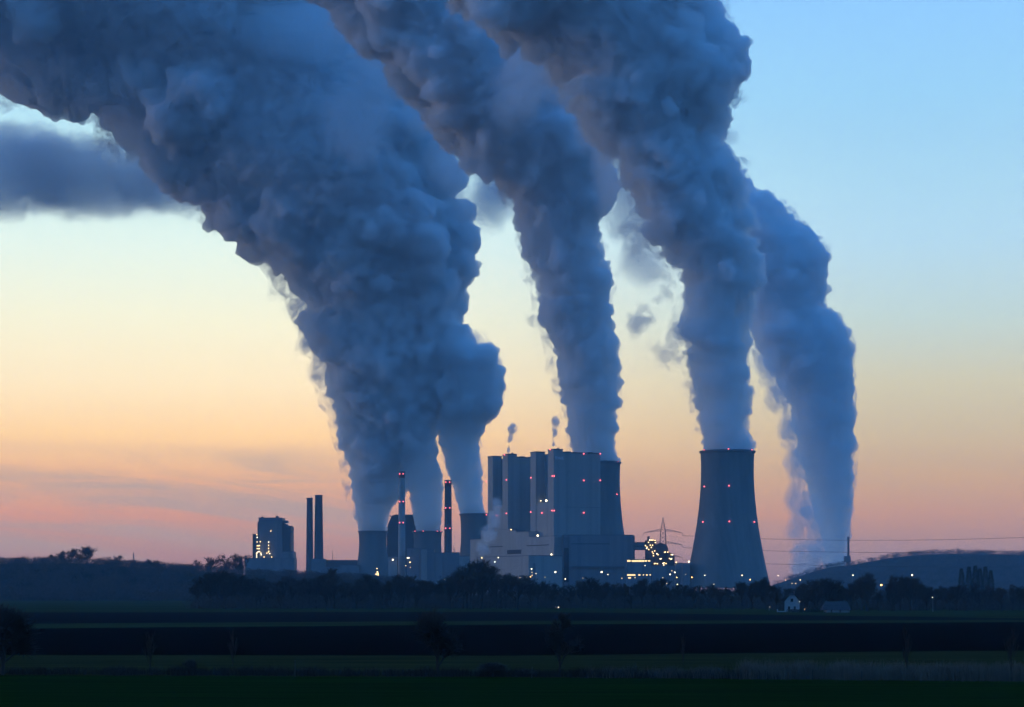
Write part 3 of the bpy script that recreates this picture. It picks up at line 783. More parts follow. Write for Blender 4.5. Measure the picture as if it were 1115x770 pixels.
for i, (px, ytop) in enumerate(((1047, 619), (1055, 617), (1062, 616), (1067, 619), (1073, 617), (1079, 621))):
    plant_tree(px, 1500, gz(ytop, 1500), 'dark spire-shaped conifer, %s of the cluster under the right hill' % ('first from the left', 'second from the left', 'third from the left', 'fourth from the left', 'fifth from the left', 'last on the right')[i], rnd, 'conifers under the hill', con=True, name='conifer', cat='conifer')
for px, ytop, lab, w in [(70, 601, 'low round tree left of the wide one on the left ridge', 1), (78, 599.5, 'bushy tree beside the wide one on the left ridge', 1), (86, 598, 'dark tree under the wide one on the left ridge', 1.2), (96, 595.5, 'wide bare tree standing highest on the left ridge', 1.3),
                         (58, 605, 'small tree at the left end of the ridge group', 1), (116, 606.5, 'small dark bush-like tree on the left ridge', 1), (128, 606, 'rounded tree on the falling left ridge', 1.1), (162, 610, 'lone low tree on the left ridge right of the tiny pylon', 1.2), (169, 611, 'second low tree on the left ridge right of the tiny pylon', 1.1),
                         (214, 610, 'low tree at the end of the left ridge', 1.1), (228, 608, 'wide tree at the end of the left ridge', 1.3), (246, 603.5, 'bare round tree behind the treeline, left of the lit boiler house', 1.1), (256, 602.5, 'tallest bare round tree left of the lit boiler house', 1.1), (263, 605, 'bare tree touching the long low hall on the far left', 1.0)]:
    z0 = hill_z(HILL_L, gx(px, 1950), 1950) or 0
    plant_tree(px, 1930, gz(ytop, 1930) - z0 + 9, lab, rnd, z0=z0 - 7, width=w * 1.15)
# undergrowth under the treeline and mass woods: bare scrub nobody could count
def scrub(name, spots, mat_, label, cat, seed, n_twig=1):
    rr = np.random.default_rng(seed); V = []; Fc = []; off = 0
    for (x, y, z, h_, r_, n) in spots:
        p = np.stack([x + rr.normal(0, r_ * .5, n), y + rr.normal(0, r_ * .5, n), z + rr.uniform(0, .75, n) * h_], 1)
        d = rr.normal(0, 1, (n, 3)); d[:, 2] = abs(d[:, 2]) + .6; d /= np.linalg.norm(d, axis=1)[:, None]
        L = h_ * rr.uniform(.12, .4, n); q = p + d * L[:, None]; q[:, 2] = np.minimum(q[:, 2], z + h_)
        u = np.cross(d, rr.normal(0, 1, (n, 3))); u /= np.linalg.norm(u, axis=1)[:, None] + 1e-9; w = np.cross(d, u)
        t = (L * .035 * n_twig)[:, None]
        vv = np.stack([p + u * t, p - u * t * .5 + w * t * .86, p - u * t * .5 - w * t * .86, q], 1).reshape(-1, 3)
        b = (np.arange(n) * 4)[:, None] + off
        ff = np.concatenate([b + np.array([0, 1, 3]), b + np.array([1, 2, 3]), b + np.array([2, 0, 3])]); V.append(vv); Fc.append(ff); off += 4 * n
    V = np.vstack(V); Fc = np.vstack(Fc)
    me = bpy.data.meshes.new(name); me.vertices.add(len(V)); me.vertices.foreach_set('co', V.astype(np.float32).ravel())
    n = len(Fc); me.loops.add(3 * n); me.loops.foreach_set('vertex_index', Fc.astype(np.int32).ravel()); me.polygons.add(n); me.polygons.foreach_set('loop_start', np.arange(0, 3 * n, 3, dtype=np.int32)); me.update(calc_edges=True)
    me.materials.append(mat_); o = bpy.data.objects.new(name, me); COL.objects.link(o)
    return tag(o, label, cat, kind='stuff')
sp = []
for i in range(900):
    px = rnd.uniform(208, 1200); D = rnd.uniform(845, 940) * (.91 if px > 842 else 1)
    if 852 < px < 930 and D < 800: D = rnd.uniform(800, 840)
    sp.append((gx(px, D), D, 0, rnd.uniform(3, 7.5), rnd.uniform(3, 6), 90))
scrub('undergrowth', sp, MT['twig'], 'bare undergrowth filling the foot of the treeline', 'undergrowth', 3, 1.3)
sp = []
for i in range(2600):
    px = rnd.uniform(-260, 470); D = rnd.uniform(1500, 2020); x = gx(px, D); z = hill_z(HILL_L, x, D)
    if z is None: continue
    sp.append((x, D, z, rnd.uniform(6, 10) * (.8 if D > 1880 else 1), rnd.uniform(3, 6), 90))
scrub('woodland', sp, MT['twig'], 'bare winter woodland covering the low hill on the left', 'woodland', 4, 1.6)
sp = []
for i in range(2600):
    px = rnd.uniform(842, 1400); D = rnd.uniform(3550, 4380); x = gx(px, D); z = hill_z(HILL_R, x, D)
    if z is None or z < 4: continue
    sp.append((x, D, z, rnd.uniform(8, 14), rnd.uniform(7, 12), 45))
scrub('woodland', sp, MT['twig'], 'woodland covering the long hill behind the right side', 'woodland', 5, 2.2)
sp = []
for i in range(1300):
    px = rnd.uniform(250, 1300); D = rnd.uniform(1150, 2200); sp.append((gx(px, D), D, 0, rnd.uniform(5, 10) * (1.15 if D > 1700 else 1), rnd.uniform(4, 8), 60))
scrub('thicket', sp, MT['twig'], 'hazy thickets between the treeline and the plant', 'thicket', 6, 1.5)

# ------------------------------------------------------------------ near hedge line along the ditch
def shrub(px, D, ytop, spread_px, label, seed, twigs, kind='multi', tr=.012, tw=.0022, name='shrub', cat='shrub'):
    H = gz(ytop, D); sp_ = spread_px / 2 / F * D / H
    a, b, _ = tree_meshes(seed, kind, twigs, tw, spread=sp_, trunk_r=tr)
    r = thing(name, label, cat, (gx(px, D), D, 0)); r.scale = (H, H, H)
    for nm, me in (('trunk', a), ('crown', b)):
        o = bpy.data.objects.new(nm, me); COL.objects.link(o); o.parent = r
    return r
shrub(477, 186, 659, 62, 'tall dark bare shrub left of the picture centre at the ditch', 301, 3600)
shrub(609, 185, 664, 58, 'dark bare small tree right of the picture centre at the ditch', 302, 3400, 'round', .02, name='small_tree', cat='small tree')
shrub(2, 188, 652, 92, 'huge dark bare shrub cut by the left edge', 303, 5200)
shrub(537, 184, 719, 44, 'low wide dark bush between the two dark bare shrubs', 304, 3200)
shrub(207, 187, 716, 22, 'low straggly bush between the two left saplings', 305, 700)
shrub(572, 185, 727, 34, 'flat bramble patch left of the dark small tree', 306, 1500)
for px, yt, w, lab, sd, D in [(164, 684, 20, 'slender sapling on the left, first of two on the ditch bank', 311, 188), (254, 683, 17, 'slender sapling on the left, second of two on the ditch bank', 312, 188),
                              (988, 680, 16, 'slender sapling on the right among the reeds', 313, 178), (1101, 681, 20, 'sapling by the right edge among the reeds', 314, 176), (744, 688, 10, 'very thin young sapling right of the picture centre', 315, 184)]:
    shrub(px, D, yt, w, lab, sd, 420, 'column', .010, .0016, name='sapling', cat='sapling')
def weeds(name, px0, px1, n, hlo, hhi, m, label, seed, clump=True):
    rr = np.random.default_rng(seed); V = []; Fc = []
    cl = rr.uniform(px0, px1, max(8, n // 60)); hc_ = rr.uniform(.55, 1.0, len(cl))
    k = rr.integers(0, len(cl), n)
    px = cl[k] + rr.normal(0, 5.0, n); ok = (px > px0 - 6) & (px < px1 + 6)
    D = np.interp(px, PXS, B_GR) + rr.normal(3.2, 1.6, n)
    hh = rr.uniform(hlo, hhi, n) * hc_[k]
    x = (px - 557.5) / F * D
    lean = rr.normal(0, .22, (n, 2)) * hh[:, None]
    wv = rr.uniform(.012, .03, n); a = rr.uniform(0, 3.14, n)
    dx, dy = np.cos(a) * wv, np.sin(a) * wv
    p0 = np.stack([x - dx, D - dy, 0 * x], 1); p1 = np.stack([x + dx, D + dy, 0 * x], 1)
    m0 = np.stack([x - dx * .7 + lean[:, 0] * .35, D - dy * .7 + lean[:, 1] * .35, hh * .55], 1); m1 = np.stack([x + dx * .7 + lean[:, 0] * .35, D + dy * .7 + lean[:, 1] * .35, hh * .55], 1)
    tp = np.stack([x + lean[:, 0], D + lean[:, 1], hh], 1)
    V = np.stack([p0, p1, m1, m0, tp], 1)[ok].reshape(-1, 3); nn = int(ok.sum()); b = np.arange(nn) * 5
    F1 = np.stack([b, b + 1, b + 2, b + 3], 1).tolist() + np.stack([b + 3, b + 2, b + 4], 1).tolist()
    o = mobj(name, V.tolist(), F1, m)
    return tag(o, label, name, kind='stuff')
weeds('weeds', -40, 850, 16000, .5, 1.15, mat('dead_weeds', (.030, .024, .018), 1, .3, .5), 'dark dead weeds and grass along the ditch', 21)
weeds('reeds', 800, 1160, 15000, 1.0, 2.1, mat('dry_reeds', (.17, .12, .085), 1, .3, .4), 'pale brown dry reeds along the ditch on the right', 22)
weeds('reeds', 640, 830, 2600, .7, 1.4, mat('brown_reeds', (.11, .08, .06), 1, .3, .4), 'thin brown reeds along the ditch in the middle', 23)
for i, (px, lab) in enumerate([(860, 'leftmost pale stake by the reeds'), (884.5, 'second pale stake from the left by the reeds'), (938, 'thicker pale stake by the reeds, below the barn'), (806, 'thin stake left of the reeds'), (579, 'thin stake by the dark small tree'), (321, 'thin stake on the left part of the ditch'), (833, 'thin stake where the reeds begin')]):
    D = float(np.interp(px, PXS, B_GR)) - 1.2
    st = thing('stake', lab, 'stake', (gx(px, D), D, 0), .2, 'stakes along the ditch'); hgt = (1.15, .9, .8, .9, 1.0, 1.5, .8)[i]
    MB().tube((0, 0, 0), (.03, 0, hgt), .05, .045, 7).build('post', MT['wood'], st); MB().lathe([(.06, hgt), (.06, hgt + .04), (.01, hgt + .08)], 7).build('cap', MT['wood'], st).location = (.03, 0, 0)

# ------------------------------------------------------------------ white house, barn, car
DH = 735
ho = thing('house', 'white gabled house at the edge of the trees on the right', 'house', (gx(862.4, DH), DH, 0), math.radians(-8))
W2 = 2.75; e = 4.0; rz_ = 7.0; Lh = 9
MB().add([(-W2, 0, 0), (W2, 0, 0), (W2, 0, e), (.9, 0, rz_ - .75), (-.9, 0, rz_ - .75), (-W2, 0, e), (-W2, Lh, 0), (W2, Lh, 0), (W2, Lh, e), (.9, Lh, rz_ - .75), (-.9, Lh, rz_ - .75), (-W2, Lh, e)],
         [(0, 1, 2, 3, 4, 5), (11, 10, 9, 8, 7, 6), (0, 6, 7, 1), (1, 7, 8, 2), (5, 11, 6, 0), (2, 8, 9, 3), (4, 10, 11, 5), (3, 9, 10, 4)]).build('walls', MT['white'], ho)
rf = MB()
for s in (-1, 1):
    rf.add([(s * (W2 + .35), -.35, e - .35), (s * (W2 + .35), Lh + .35, e - .35), (0, Lh - .8, rz_), (0, .9, rz_), (s * .95, -.35, rz_ - .95 + .18)],
           [(0, 1, 2, 3, 4) if s > 0 else (4, 3, 2, 1, 0)])
rf.add([(-.95, -.35, rz_ - .77), (.95, -.35, rz_ - .77), (0, .9, rz_)], [(0, 1, 2)])
ro = rf.build('roof', MT['roof'], ho); sm = ro.modifiers.new('s', 'SOLIDIFY'); sm.thickness = .16; sm.offset = 1
MB().box(.5, 1.0, 4, 4.5, rz_ - .6, rz_ + .9).build('chimney', MT['brick'], ro)
for wx, wz, ww, wh in ((-1.5, 1.0, .8, 1.1), (.6, 1.0, .8, 1.1), (-.5, 3.9, .9, 1.1)):
    wd = MB().box(wx, wx + ww, -.03, .05, wz, wz + wh).build('window', MT['glass'], ho)
    MB().box(wx - .08, wx + ww + .08, -.07, -.035, wz - .1, wz - .01).build('sill', MT['wood'], wd)
lampball(ho, (2.75, -.5, 3.9), .10, WHITE)
gw = thing('garden_wall', 'low white garden wall left of the white house', 'garden wall', (gx(847.5, DH), DH, 0))
MB().box(0, 3.6, 0, .25, 0, .45).build('walls', MT['white'], gw); MB().box(-.5, -.1, -.05, .35, 0, 1.1).build('gate_post', MT['white'], gw)
hd = tag(scrub('hedge', [(gx(p, DH - 2), DH - 2, 0, 1.25, .8, 160) for p in np.arange(858.5, 892, 1.5)], MT['evergreen'], 'clipped dark hedge in front of the white house', 'hedge', 9, 2.5), kind='thing')
DBn = 728
ba = thing('barn', 'long low barn with a dark roof and white wall, right of the white house', 'barn', (gx(895.5, DBn), DBn, 0))
wl_ = (927 - 895.5) / F * DBn
MB().box(1.6, wl_ - .6, .6, 7.4, 0, 1.0).build('walls', MT['white'], ba)
MB().prism([(0, .95), (wl_ + .3, .95), (wl_ - .2, 1.05), (wl_ - .6, 3.9), (2.2, 3.9), (.2, 1.05)], 0, 0.01)
MB().add([(0, 0, .9), (wl_, 0, .9), (wl_ - .9, 4, 4.0), (1.6, 4, 4.0), (0, 8, .9), (wl_, 8, .9)], [(0, 1, 2, 3), (3, 2, 5, 4), (0, 3, 4), (1, 5, 2), (0, 4, 5, 1)]).build('roof', MT['roof'], ba)
for q in (3.2, 6.3): MB().box(q, q + .5, .54, .59, 0, .9).build('door', MT['brick'], ba)
DC = 872
car = thing('car', 'small car with lit headlights driving along the foot of the treeline', 'car', (gx(606.5, DC), DC, 0.05), math.radians(0))
bd = MB().add([(-.85, 0, .3), (.85, 0, .3), (.85, 4.2, .3), (-.85, 4.2, .3), (-.85, 0, .8), (.85, 0, .8), (.85, 4.2, .9), (-.85, 4.2, .9)], [(0, 3, 2, 1), (0, 1, 5, 4), (1, 2, 6, 5), (2, 3, 7, 6), (3, 0, 4, 7), (4, 5, 6, 7)]).build('body', MT['carpaint'], car)
bv = bd.modifiers.new('b', 'BEVEL'); bv.width = .12; bv.segments = 3
MB().add([(-.78, 1.1, .86), (.78, 1.1, .86), (.78, 3.9, .92), (-.78, 3.9, .92), (-.6, 1.8, 1.42), (.6, 1.8, 1.42), (.6, 3.4, 1.42), (-.6, 3.4, 1.42)], [(0, 1, 5, 4), (1, 2, 6, 5), (2, 3, 7, 6), (3, 0, 4, 7), (4, 5, 6, 7)]).build('cabin', MT['glass'], car)
for sx in (-.8, .8):
    for wy in (.8, 3.4):
        MB().tube((sx - .1, wy, .32), (sx + .1, wy, .32), .32, .32, 14).build('wheel', MT['rubber'], car)
    MB().ball((sx * .78, -.06, .62), .26 if sx > 0 else .17).build('headlight', WHITE, car)

# ------------------------------------------------------------------ lamp posts
def lamp(px, py, D, label, m=WHITE, r=.8, pole=True, arm=0.0):
    t = thing('lamp_post', label, 'lamp post', (gx(px, D), D, 0), group='lamp posts of the plant and village')
    z = gz(py, D)
    kq = min(1, D / 2200)
    MB().tube((arm * kq, 0, 0), (arm * kq, 0, z - .2), .20 * kq, .13 * kq, 6).tube((arm * kq, 0, z - .25), (0, 0, z - .05 + r * .2), .1 * kq, .08 * kq, 5).build('pole', MT['pole'], t)
    hdm = MB().box(-.5 * kq, .5 * kq, -.35 * kq, .35 * kq, z + r * .3, z + r * .3 + .3 * kq).build('lamp_housing', MT['edge'], t)
    MB().ball((0, -.1, z), r).build('bulb', m, t)
    return t
LP = [(604.7, 623, 2150, 'brilliant white lamp below the right end of the low annex', WHITE, 1.5), (655, 623, 2150, 'brilliant yellowish lamp in front of the bunker block', WHITE, 1.55), (661.9, 625.6, 2200, 'smaller lamp just right of the brilliant yellowish one', WHITE, .8),
      (677.2, 629.6, 2200, 'weak lamp under the right end of the bunker block', WARM, .7), (578.8, 619.6, 2100, 'white lamp above the orange ones under the low annex', WHITE, 1.1), (579.3, 623.5, 2150, 'small lamp directly under the white one below the annex', WARM, .6),
      (579.4, 626.4, 2120, 'middle lamp of the vertical cluster below the annex', WARM, .7), (577.6, 628.1, 2100, 'orange glowing lamp at the bottom of the cluster below the annex', ORANGE, 1.1), (573.3, 629, 2100, 'pale lamp left of the orange cluster', WHITE, .6), (566.4, 628.8, 2150, 'faint lamp furthest left of the orange cluster', WARM, .55),
      (583.7, 624.5, 2150, 'tall thin white lamp right of the orange cluster', WHITE, .65), (593.3, 628.6, 2150, 'dim lamp between the cluster and the brilliant white lamp', WARM, .45), (524.5, 607.5, 2200, 'yellowish lamp above the tall clump before the turbine hall', WARM, 1.1), (542.6, 607.2, 2200, 'white lamp right of the tall clump before the turbine hall', WHITE, .9),
      (538.8, 611.9, 2200, 'bluish white lamp below and left of its neighbour beside the tall clump', WHITE, 1.0), (538.6, 619.5, 2150, 'faint lamp low beside the tall clump', WARM, .5), (540, 623.6, 2150, 'warm lamp lowest in the column beside the tall clump', WARM, .8), (484.2, 631, 2000, 'small orange lamp below the dark slim chimney', ORANGE, .6),
      (373.4, 625.8, 2300, 'tiny lamp below the antenna mast', WARM, .5), (634.5, 629.5, 2100, 'faint lamp right of the duct foot', WARM, .45), (615.5, 630.5, 2200, 'bright wide lamp at the foot of the dark duct', WHITE, 1.0),
      (729.6, 625.5, 2150, 'tall lamp post right of the two lit window rows', WHITE, 1.1), (731.6, 621.6, 2250, 'small lamp highest of the group left of the cooling tower foot', WARM, .7), (734.8, 623.3, 2200, 'bright lamp post before the cooling tower foot', WHITE, 1.2), (737, 628.6, 2150, 'orange lamp under the bright lamp post', ORANGE, .9), (737.6, 636.4, 1900, 'low bright lamp nearest the trees', WHITE, 1.0),
      (726, 635.3, 1900, 'small low lamp left of the low bright one', WARM, .5), (753.3, 628.6, 2150, 'orange lamp at the left foot of the cooling tower', ORANGE, .9), (767.4, 626.5, 2150, 'slim lamp post in front of the cooling tower, left half', WHITE, .8), (777.2, 636.3, 1900, 'low white lamp beneath the middle of the cooling tower', WHITE, .7),
      (808, 626.5, 2150, 'tall lamp post in front of the cooling tower, right half', WHITE, 1.0), (816.8, 631.2, 2050, 'warm lamp beside the right foot of the cooling tower', ORANGE, .9), (721.7, 629, 2150, 'weak warm lamp left of the tall lamp posts', WARM, .6), (746.6, 625.4, 2250, 'faint lamp behind the orange ones', WARM, .5),
      (702.3, 615.8, 2320, 'pale single lamp above the lower row of lit windows', WHITE, .8), (847.4, 626.8, 1900, 'white lamp just right of the cooling tower, before the hill', WHITE, .8), (855.3, 631.7, 1700, 'faint village lamp right of the white one', WARM, .5), (862.3, 635.3, 1600, 'first of two close village lamps above the white house', WARM, .5), (866.4, 635.3, 1600, 'second of two close village lamps above the white house', WARM, .5),
      (871.3, 631.6, 1700, 'brighter village lamp above the white house', WARM, .7), (882.5, 635.5, 1600, 'weak village lamp left above the barn', WARM, .4), (928.8, 626.3, 1700, 'tall lamp post against the hill above the barn', WHITE, .75), (959.6, 637.1, 1300, 'glowing orange lamp between the two high groves', ORANGE, .9), (993.2, 626.3, 1500, 'bright tall lamp post above the broad high grove', WHITE, .95),
      (1068.2, 626.3, 1600, 'thin tall lamp post before the conifer cluster', WHITE, .55), (1015.2, 650.5, 750, 'small bluish lamp low in the right trees', WHITE, .20), (1090, 641.3, 1200, 'faint lamp near the right edge above the trees', WARM, .4), (876, 663.4, 733, 'tiny orange lamp by the hedge of the white house', ORANGE, .13), (838, 661, 790, 'tiny white lamp left of the garden wall', WHITE, .12)]
for px, py, D, lab, m, r in LP: lamp(px, py, D, lab, m, r * .58, arm=.6 if int(px) % 2 else -.6)

# ------------------------------------------------------------------ haze
hz = bpy.data.materials.new('haze_air'); hz.use_nodes = True
nt = hz.node_tree; nt.nodes.clear(); o_ = nt.nodes.new('ShaderNodeOutputMaterial'); v_ = nt.nodes.new('ShaderNodeVolumePrincipled')
v_.inputs['Color'].default_value = (.50, .80, 1.0, 1); v_.inputs['Density'].default_value = HAZE; v_.inputs['Anisotropy'].default_value = 0.0
nt.links.new(v_.outputs[0], o_.inputs['Volume']); hz.cycles.homogeneous_volume = True
tag(MB().box(-3200, 3200, -250, 6500, -2.5, 1500).build('haze', hz), kind='stuff')
# ------------------------------------------------------------------ steam plumes (closed meshes filled with a scattering volume)
def vol_mat(name, density, color=(1, 1, 1), aniso=0.35, step=1.0, wispy=None):
    m = bpy.data.materials.new(name); m.use_nodes = True
    nt = m.node_tree; nt.nodes.clear()
    out = nt.nodes.new('ShaderNodeOutputMaterial')
    v = nt.nodes.new('ShaderNodeVolumePrincipled')
    v.inputs['Color'].default_value = (*color, 1)
    v.inputs['Density'].default_value = density
    v.inputs['Anisotropy'].default_value = aniso
    nt.links.new(v.outputs[0], out.inputs['Volume'])
    if wispy:
        sc, lo, hi = wispy
        g = nt.nodes.new('ShaderNodeNewGeometry')
        n = nt.nodes.new('ShaderNodeTexNoise'); n.inputs['Scale'].default_value = sc
        n.inputs['Detail'].default_value = 7; n.inputs['Roughness'].default_value = .68
        n.inputs['Distortion'].default_value = .4
        nt.links.new(g.outputs['Position'], n.inputs['Vector'])
        r = nt.nodes.new('ShaderNodeMapRange'); nt.links.new(n.outputs[0], r.inputs[0])
        r.inputs[1].default_value = lo; r.inputs[2].default_value = hi; r.inputs[3].default_value = 0; r.inputs[4].default_value = density
        nt.links.new(r.outputs[0], v.inputs['Density'])
        m.cycles.volume_step_rate = step
    else:
        m.cycles.homogeneous_volume = True
    return m

def tex(kind, scale, **k):
    t = bpy.data.textures.new(kind.lower() + "_billow", kind)
    t.noise_scale = scale
    for a, b in k.items(): setattr(t, a, b)
    return t

def bake(verts, faces, mods):
    me = bpy.data.meshes.new("steam"); me.vertices.add(len(verts)); me.vertices.foreach_set('co', np.asarray(verts, np.float32).ravel())
    n = len(faces); me.loops.add(3 * n); me.loops.foreach_set('vertex_index', np.asarray(faces, np.int32).ravel())
    me.polygons.add(n); me.polygons.foreach_set('loop_start', np.arange(0, 3 * n, 3, dtype=np.int32))
    me.update(calc_edges=True); me.validate()
    o = bpy.data.objects.new("steam_tmp", me); COL.objects.link(o)
    for kind, par in mods:
        md = o.modifiers.new(kind, kind)
        for a, b in par.items(): setattr(md, a, b)
    dg = bpy.context.evaluated_depsgraph_get(); dg.update()
    res = bpy.data.meshes.new_from_object(o.evaluated_get(dg), depsgraph=dg)
    bpy.data.objects.remove(o); bpy.data.meshes.remove(me)
    return res

def plume_mesh(prof, D, seed, voxel=3.0, lean=0.0, depth=0.9, bumps=1.0, amp=1.0, rmin=0.16, rmax=0.34):
    """prof: (y, x_left, x_right) in photo pixels, bottom to top, at distance D."""
    rnd = random.Random(seed)
    prof = sorted(prof, key=lambda p: -p[0])
    ys = np.array([p[0] for p in prof], float); L = np.array([p[1] for p in prof], float); R = np.array([p[2] for p in prof], float)
    zs = gz(ys, D); xl = gx(L, D); xr = gx(R, D)
    def prof_at(z):
        return np.interp(z, zs, xl), np.interp(z, zs, xr)
    V = []; Fc = []; off = 0
    def sph(c, r, sub=2, sq=(1, 1, 1)):
        nonlocal off
        v, f = ico(sub)
        V.append(v * np.array(r) * np.array(sq) + np.array(c)); Fc.append(f + off); off += len(v)
    # solid core: a lofted tube
    n = 28; rings = []
    h0 = (xr[0] - xl[0]) / 2
    zz = np.arange(zs[0], zs[-1] + .01, 8.0)
    ring_v = []
    for z in zz:
        a, b = prof_at(z); h = (b - a) / 2; c = (a + b) / 2
        grow = min(1, (z - zs[0]) / 60.0)
        k = 1.0 - 0.22 * grow
        yy = D + lean * (z - zs[0])
        for i in range(n):
            t = 2 * math.pi * i / n
            ring_v.append((c + h * k * math.cos(t), yy + h * k * depth * math.sin(t), z))
    ring_v = np.array(ring_v); nf = []
    m = len(zz)
    for j in range(m - 1):
        for i in range(n):
            p, q = j * n + i, j * n + (i + 1) % n
            nf += [(p, q, q + n), (p, q + n, p + n)]
    cb = len(ring_v); ring_v = np.vstack([ring_v, ring_v[:n].mean(0), ring_v[-n:].mean(0)])
    for i in range(n):
        nf += [(cb, (i + 1) % n, i), (cb + 1, (m - 1) * n + i, (m - 1) * n + (i + 1) % n)]
    V.append(ring_v); Fc.append(np.array(nf)); off += len(ring_v)
    # billows: big heads carrying smaller ones
    z = zs[0] + 4
    while z < zs[-1]:
        a, b = prof_at(z); h = (b - a) / 2
        for _ in range(int(9 * bumps)):
            zc = z + rnd.uniform(-.3, .3) * h
            if zc < zs[0] + 1: continue
            grow = min(1.0, (zc - zs[0]) / (1.6 * h0 + 30))
            a2, b2 = prof_at(zc); h2 = (b2 - a2) / 2; c2 = (a2 + b2) / 2
            r = h2 * rnd.uniform(rmin, rmax) * (0.3 + 0.7 * grow) * (1.25 if rnd.random() < .2 else .8)
            t = rnd.uniform(0, 2 * math.pi)
            side = rnd.random() < .72
            if side: t = rnd.choice((0, math.pi)) + rnd.gauss(0, .38)
            rr = h2 - r * (rnd.uniform(.7, 1.25) if abs(math.cos(t)) > .7 else rnd.uniform(1.15, 1.45))
            c = np.array((c2 + rr * math.cos(t), D + lean * (zc - zs[0]) + rr * depth * math.sin(t), zc))
            sph(c, r, 2, (1, 1, rnd.uniform(.75, 1.05)))
            out = np.array((math.cos(t), math.sin(t), rnd.uniform(-.2, .5)))
            for _ in range(7):
                d = out * .9 + np.array([rnd.gauss(0, .7) for _ in range(3)]); d /= np.linalg.norm(d)
                r1 = r * rnd.uniform(.25, .5)
                sph(c + d * r * .92, r1, 1)
        z += h * 0.2
    V = np.vstack(V); Fc = np.vstack(Fc)
    s = min(1.0, np.mean((xr - xl) / 2) / 80) * amp
    me = bake(V, Fc, [
        ('REMESH', dict(mode='VOXEL', voxel_size=voxel * 1.25)),
        ('DISPLACE', dict(texture=tex('VORONOI', 34 * s), strength=-7 * s, mid_level=.4, texture_coords='GLOBAL')),
        ('DISPLACE', dict(texture=tex('CLOUDS', 26 * s, noise_depth=5), strength=15 * s, mid_level=.5, texture_coords='GLOBAL')),
        ('REMESH', dict(mode='VOXEL', voxel_size=voxel)),
        ('DISPLACE', dict(texture=tex('VORONOI', 11 * s), strength=-4.5 * s, mid_level=.4, texture_coords='GLOBAL')),
        ('DISPLACE', dict(texture=tex('CLOUDS', 13 * s, noise_depth=4), strength=11 * s, mid_level=.5, texture_coords='GLOBAL')),
        ('DISPLACE', dict(texture=tex('VORONOI', 5.5 * s), strength=-3.0 * s, mid_level=.4, texture_coords='GLOBAL')),
        ('DISPLACE', dict(texture=tex('CLOUDS', 5 * s, noise_depth=3), strength=9 * s, mid_level=.5, texture_coords='GLOBAL')),
        ('REMESH', dict(mode='VOXEL', voxel_size=voxel)),
    ])
    me.polygons.foreach_set('use_smooth', [True] * len(me.polygons))
    return me

PL_A = [(581, 391, 420), (560, 386, 424), (540, 384, 440), (500, 380, 456), (450, 366, 478), (400, 350, 494), (350, 336, 503), (310, 323, 502), (280, 298, 508), (255, 268, 510),
        (240, 243, 508), (200, 188, 508), (150, 158, 484), (128, 142, 466), (112, 124, 452), (96, 100, 446), (80, 60, 438), (60, 0, 430), (40, -50, 415), (20, -100, 400), (0, -140, 392), (-60, -220, 360), (-110, -250, 330)]
PL_B = [(581, 453, 480), (560, 448, 482), (540, 446, 482), (520, 442, 481), (490, 430, 477), (460, 415, 474), (430, 405, 478), (400, 400, 480), (360, 400, 470)]
PL_C = [(562, 500.5, 528.5), (545, 497, 527), (530, 493, 526), (500, 484, 524), (475, 477, 520), (458, 474, 532), (445, 472, 546), (425, 465, 549), (400, 458, 548), (385, 446, 540), (368, 440, 522), (350, 445, 500)]
PL_D = [(506, 624, 674), (490, 620, 673), (460, 617, 672), (430, 613, 674), (410, 610, 676), (380, 603, 673), (360, 593, 668), (340, 585, 664), (320, 588, 666), (300, 582, 667),
        (280, 574, 656), (250, 566, 652), (225, 560, 664), (205, 553, 672), (180, 525, 668), (150, 482, 656), (130, 462, 642), (100, 440, 628), (60, 410, 600), (0, 350, 556), (-60, 290, 500), (-110, 240, 460)]
PL_E = [(494, 764, 819), (475, 763, 819), (460, 762, 819), (430, 758, 818), (400, 752, 817), (370, 741, 815), (350, 740, 818), (330, 746, 822), (310, 748, 829), (290, 738, 830),
        (265, 716, 822), (240, 700, 822), (210, 690, 815), (180, 672, 808), (160, 652, 788), (140, 640, 786), (120, 628, 796), (90, 602, 806), (70, 588, 805), (40, 556, 796), (0, 496, 780), (-60, 420, 740), (-110, 360, 700)]
PL_F = [(624, 897, 923), (600, 896, 924), (580, 893, 925), (560, 888, 927), (540, 882, 928), (500, 871, 929), (460, 863, 931), (430, 856, 928), (400, 838, 930), (370, 820, 926),
        (352, 814, 912), (335, 812, 892), (310, 808, 900), (280, 800, 902), (260, 790, 886), (235, 780, 858), (210, 770, 828), (180, 740, 800)]

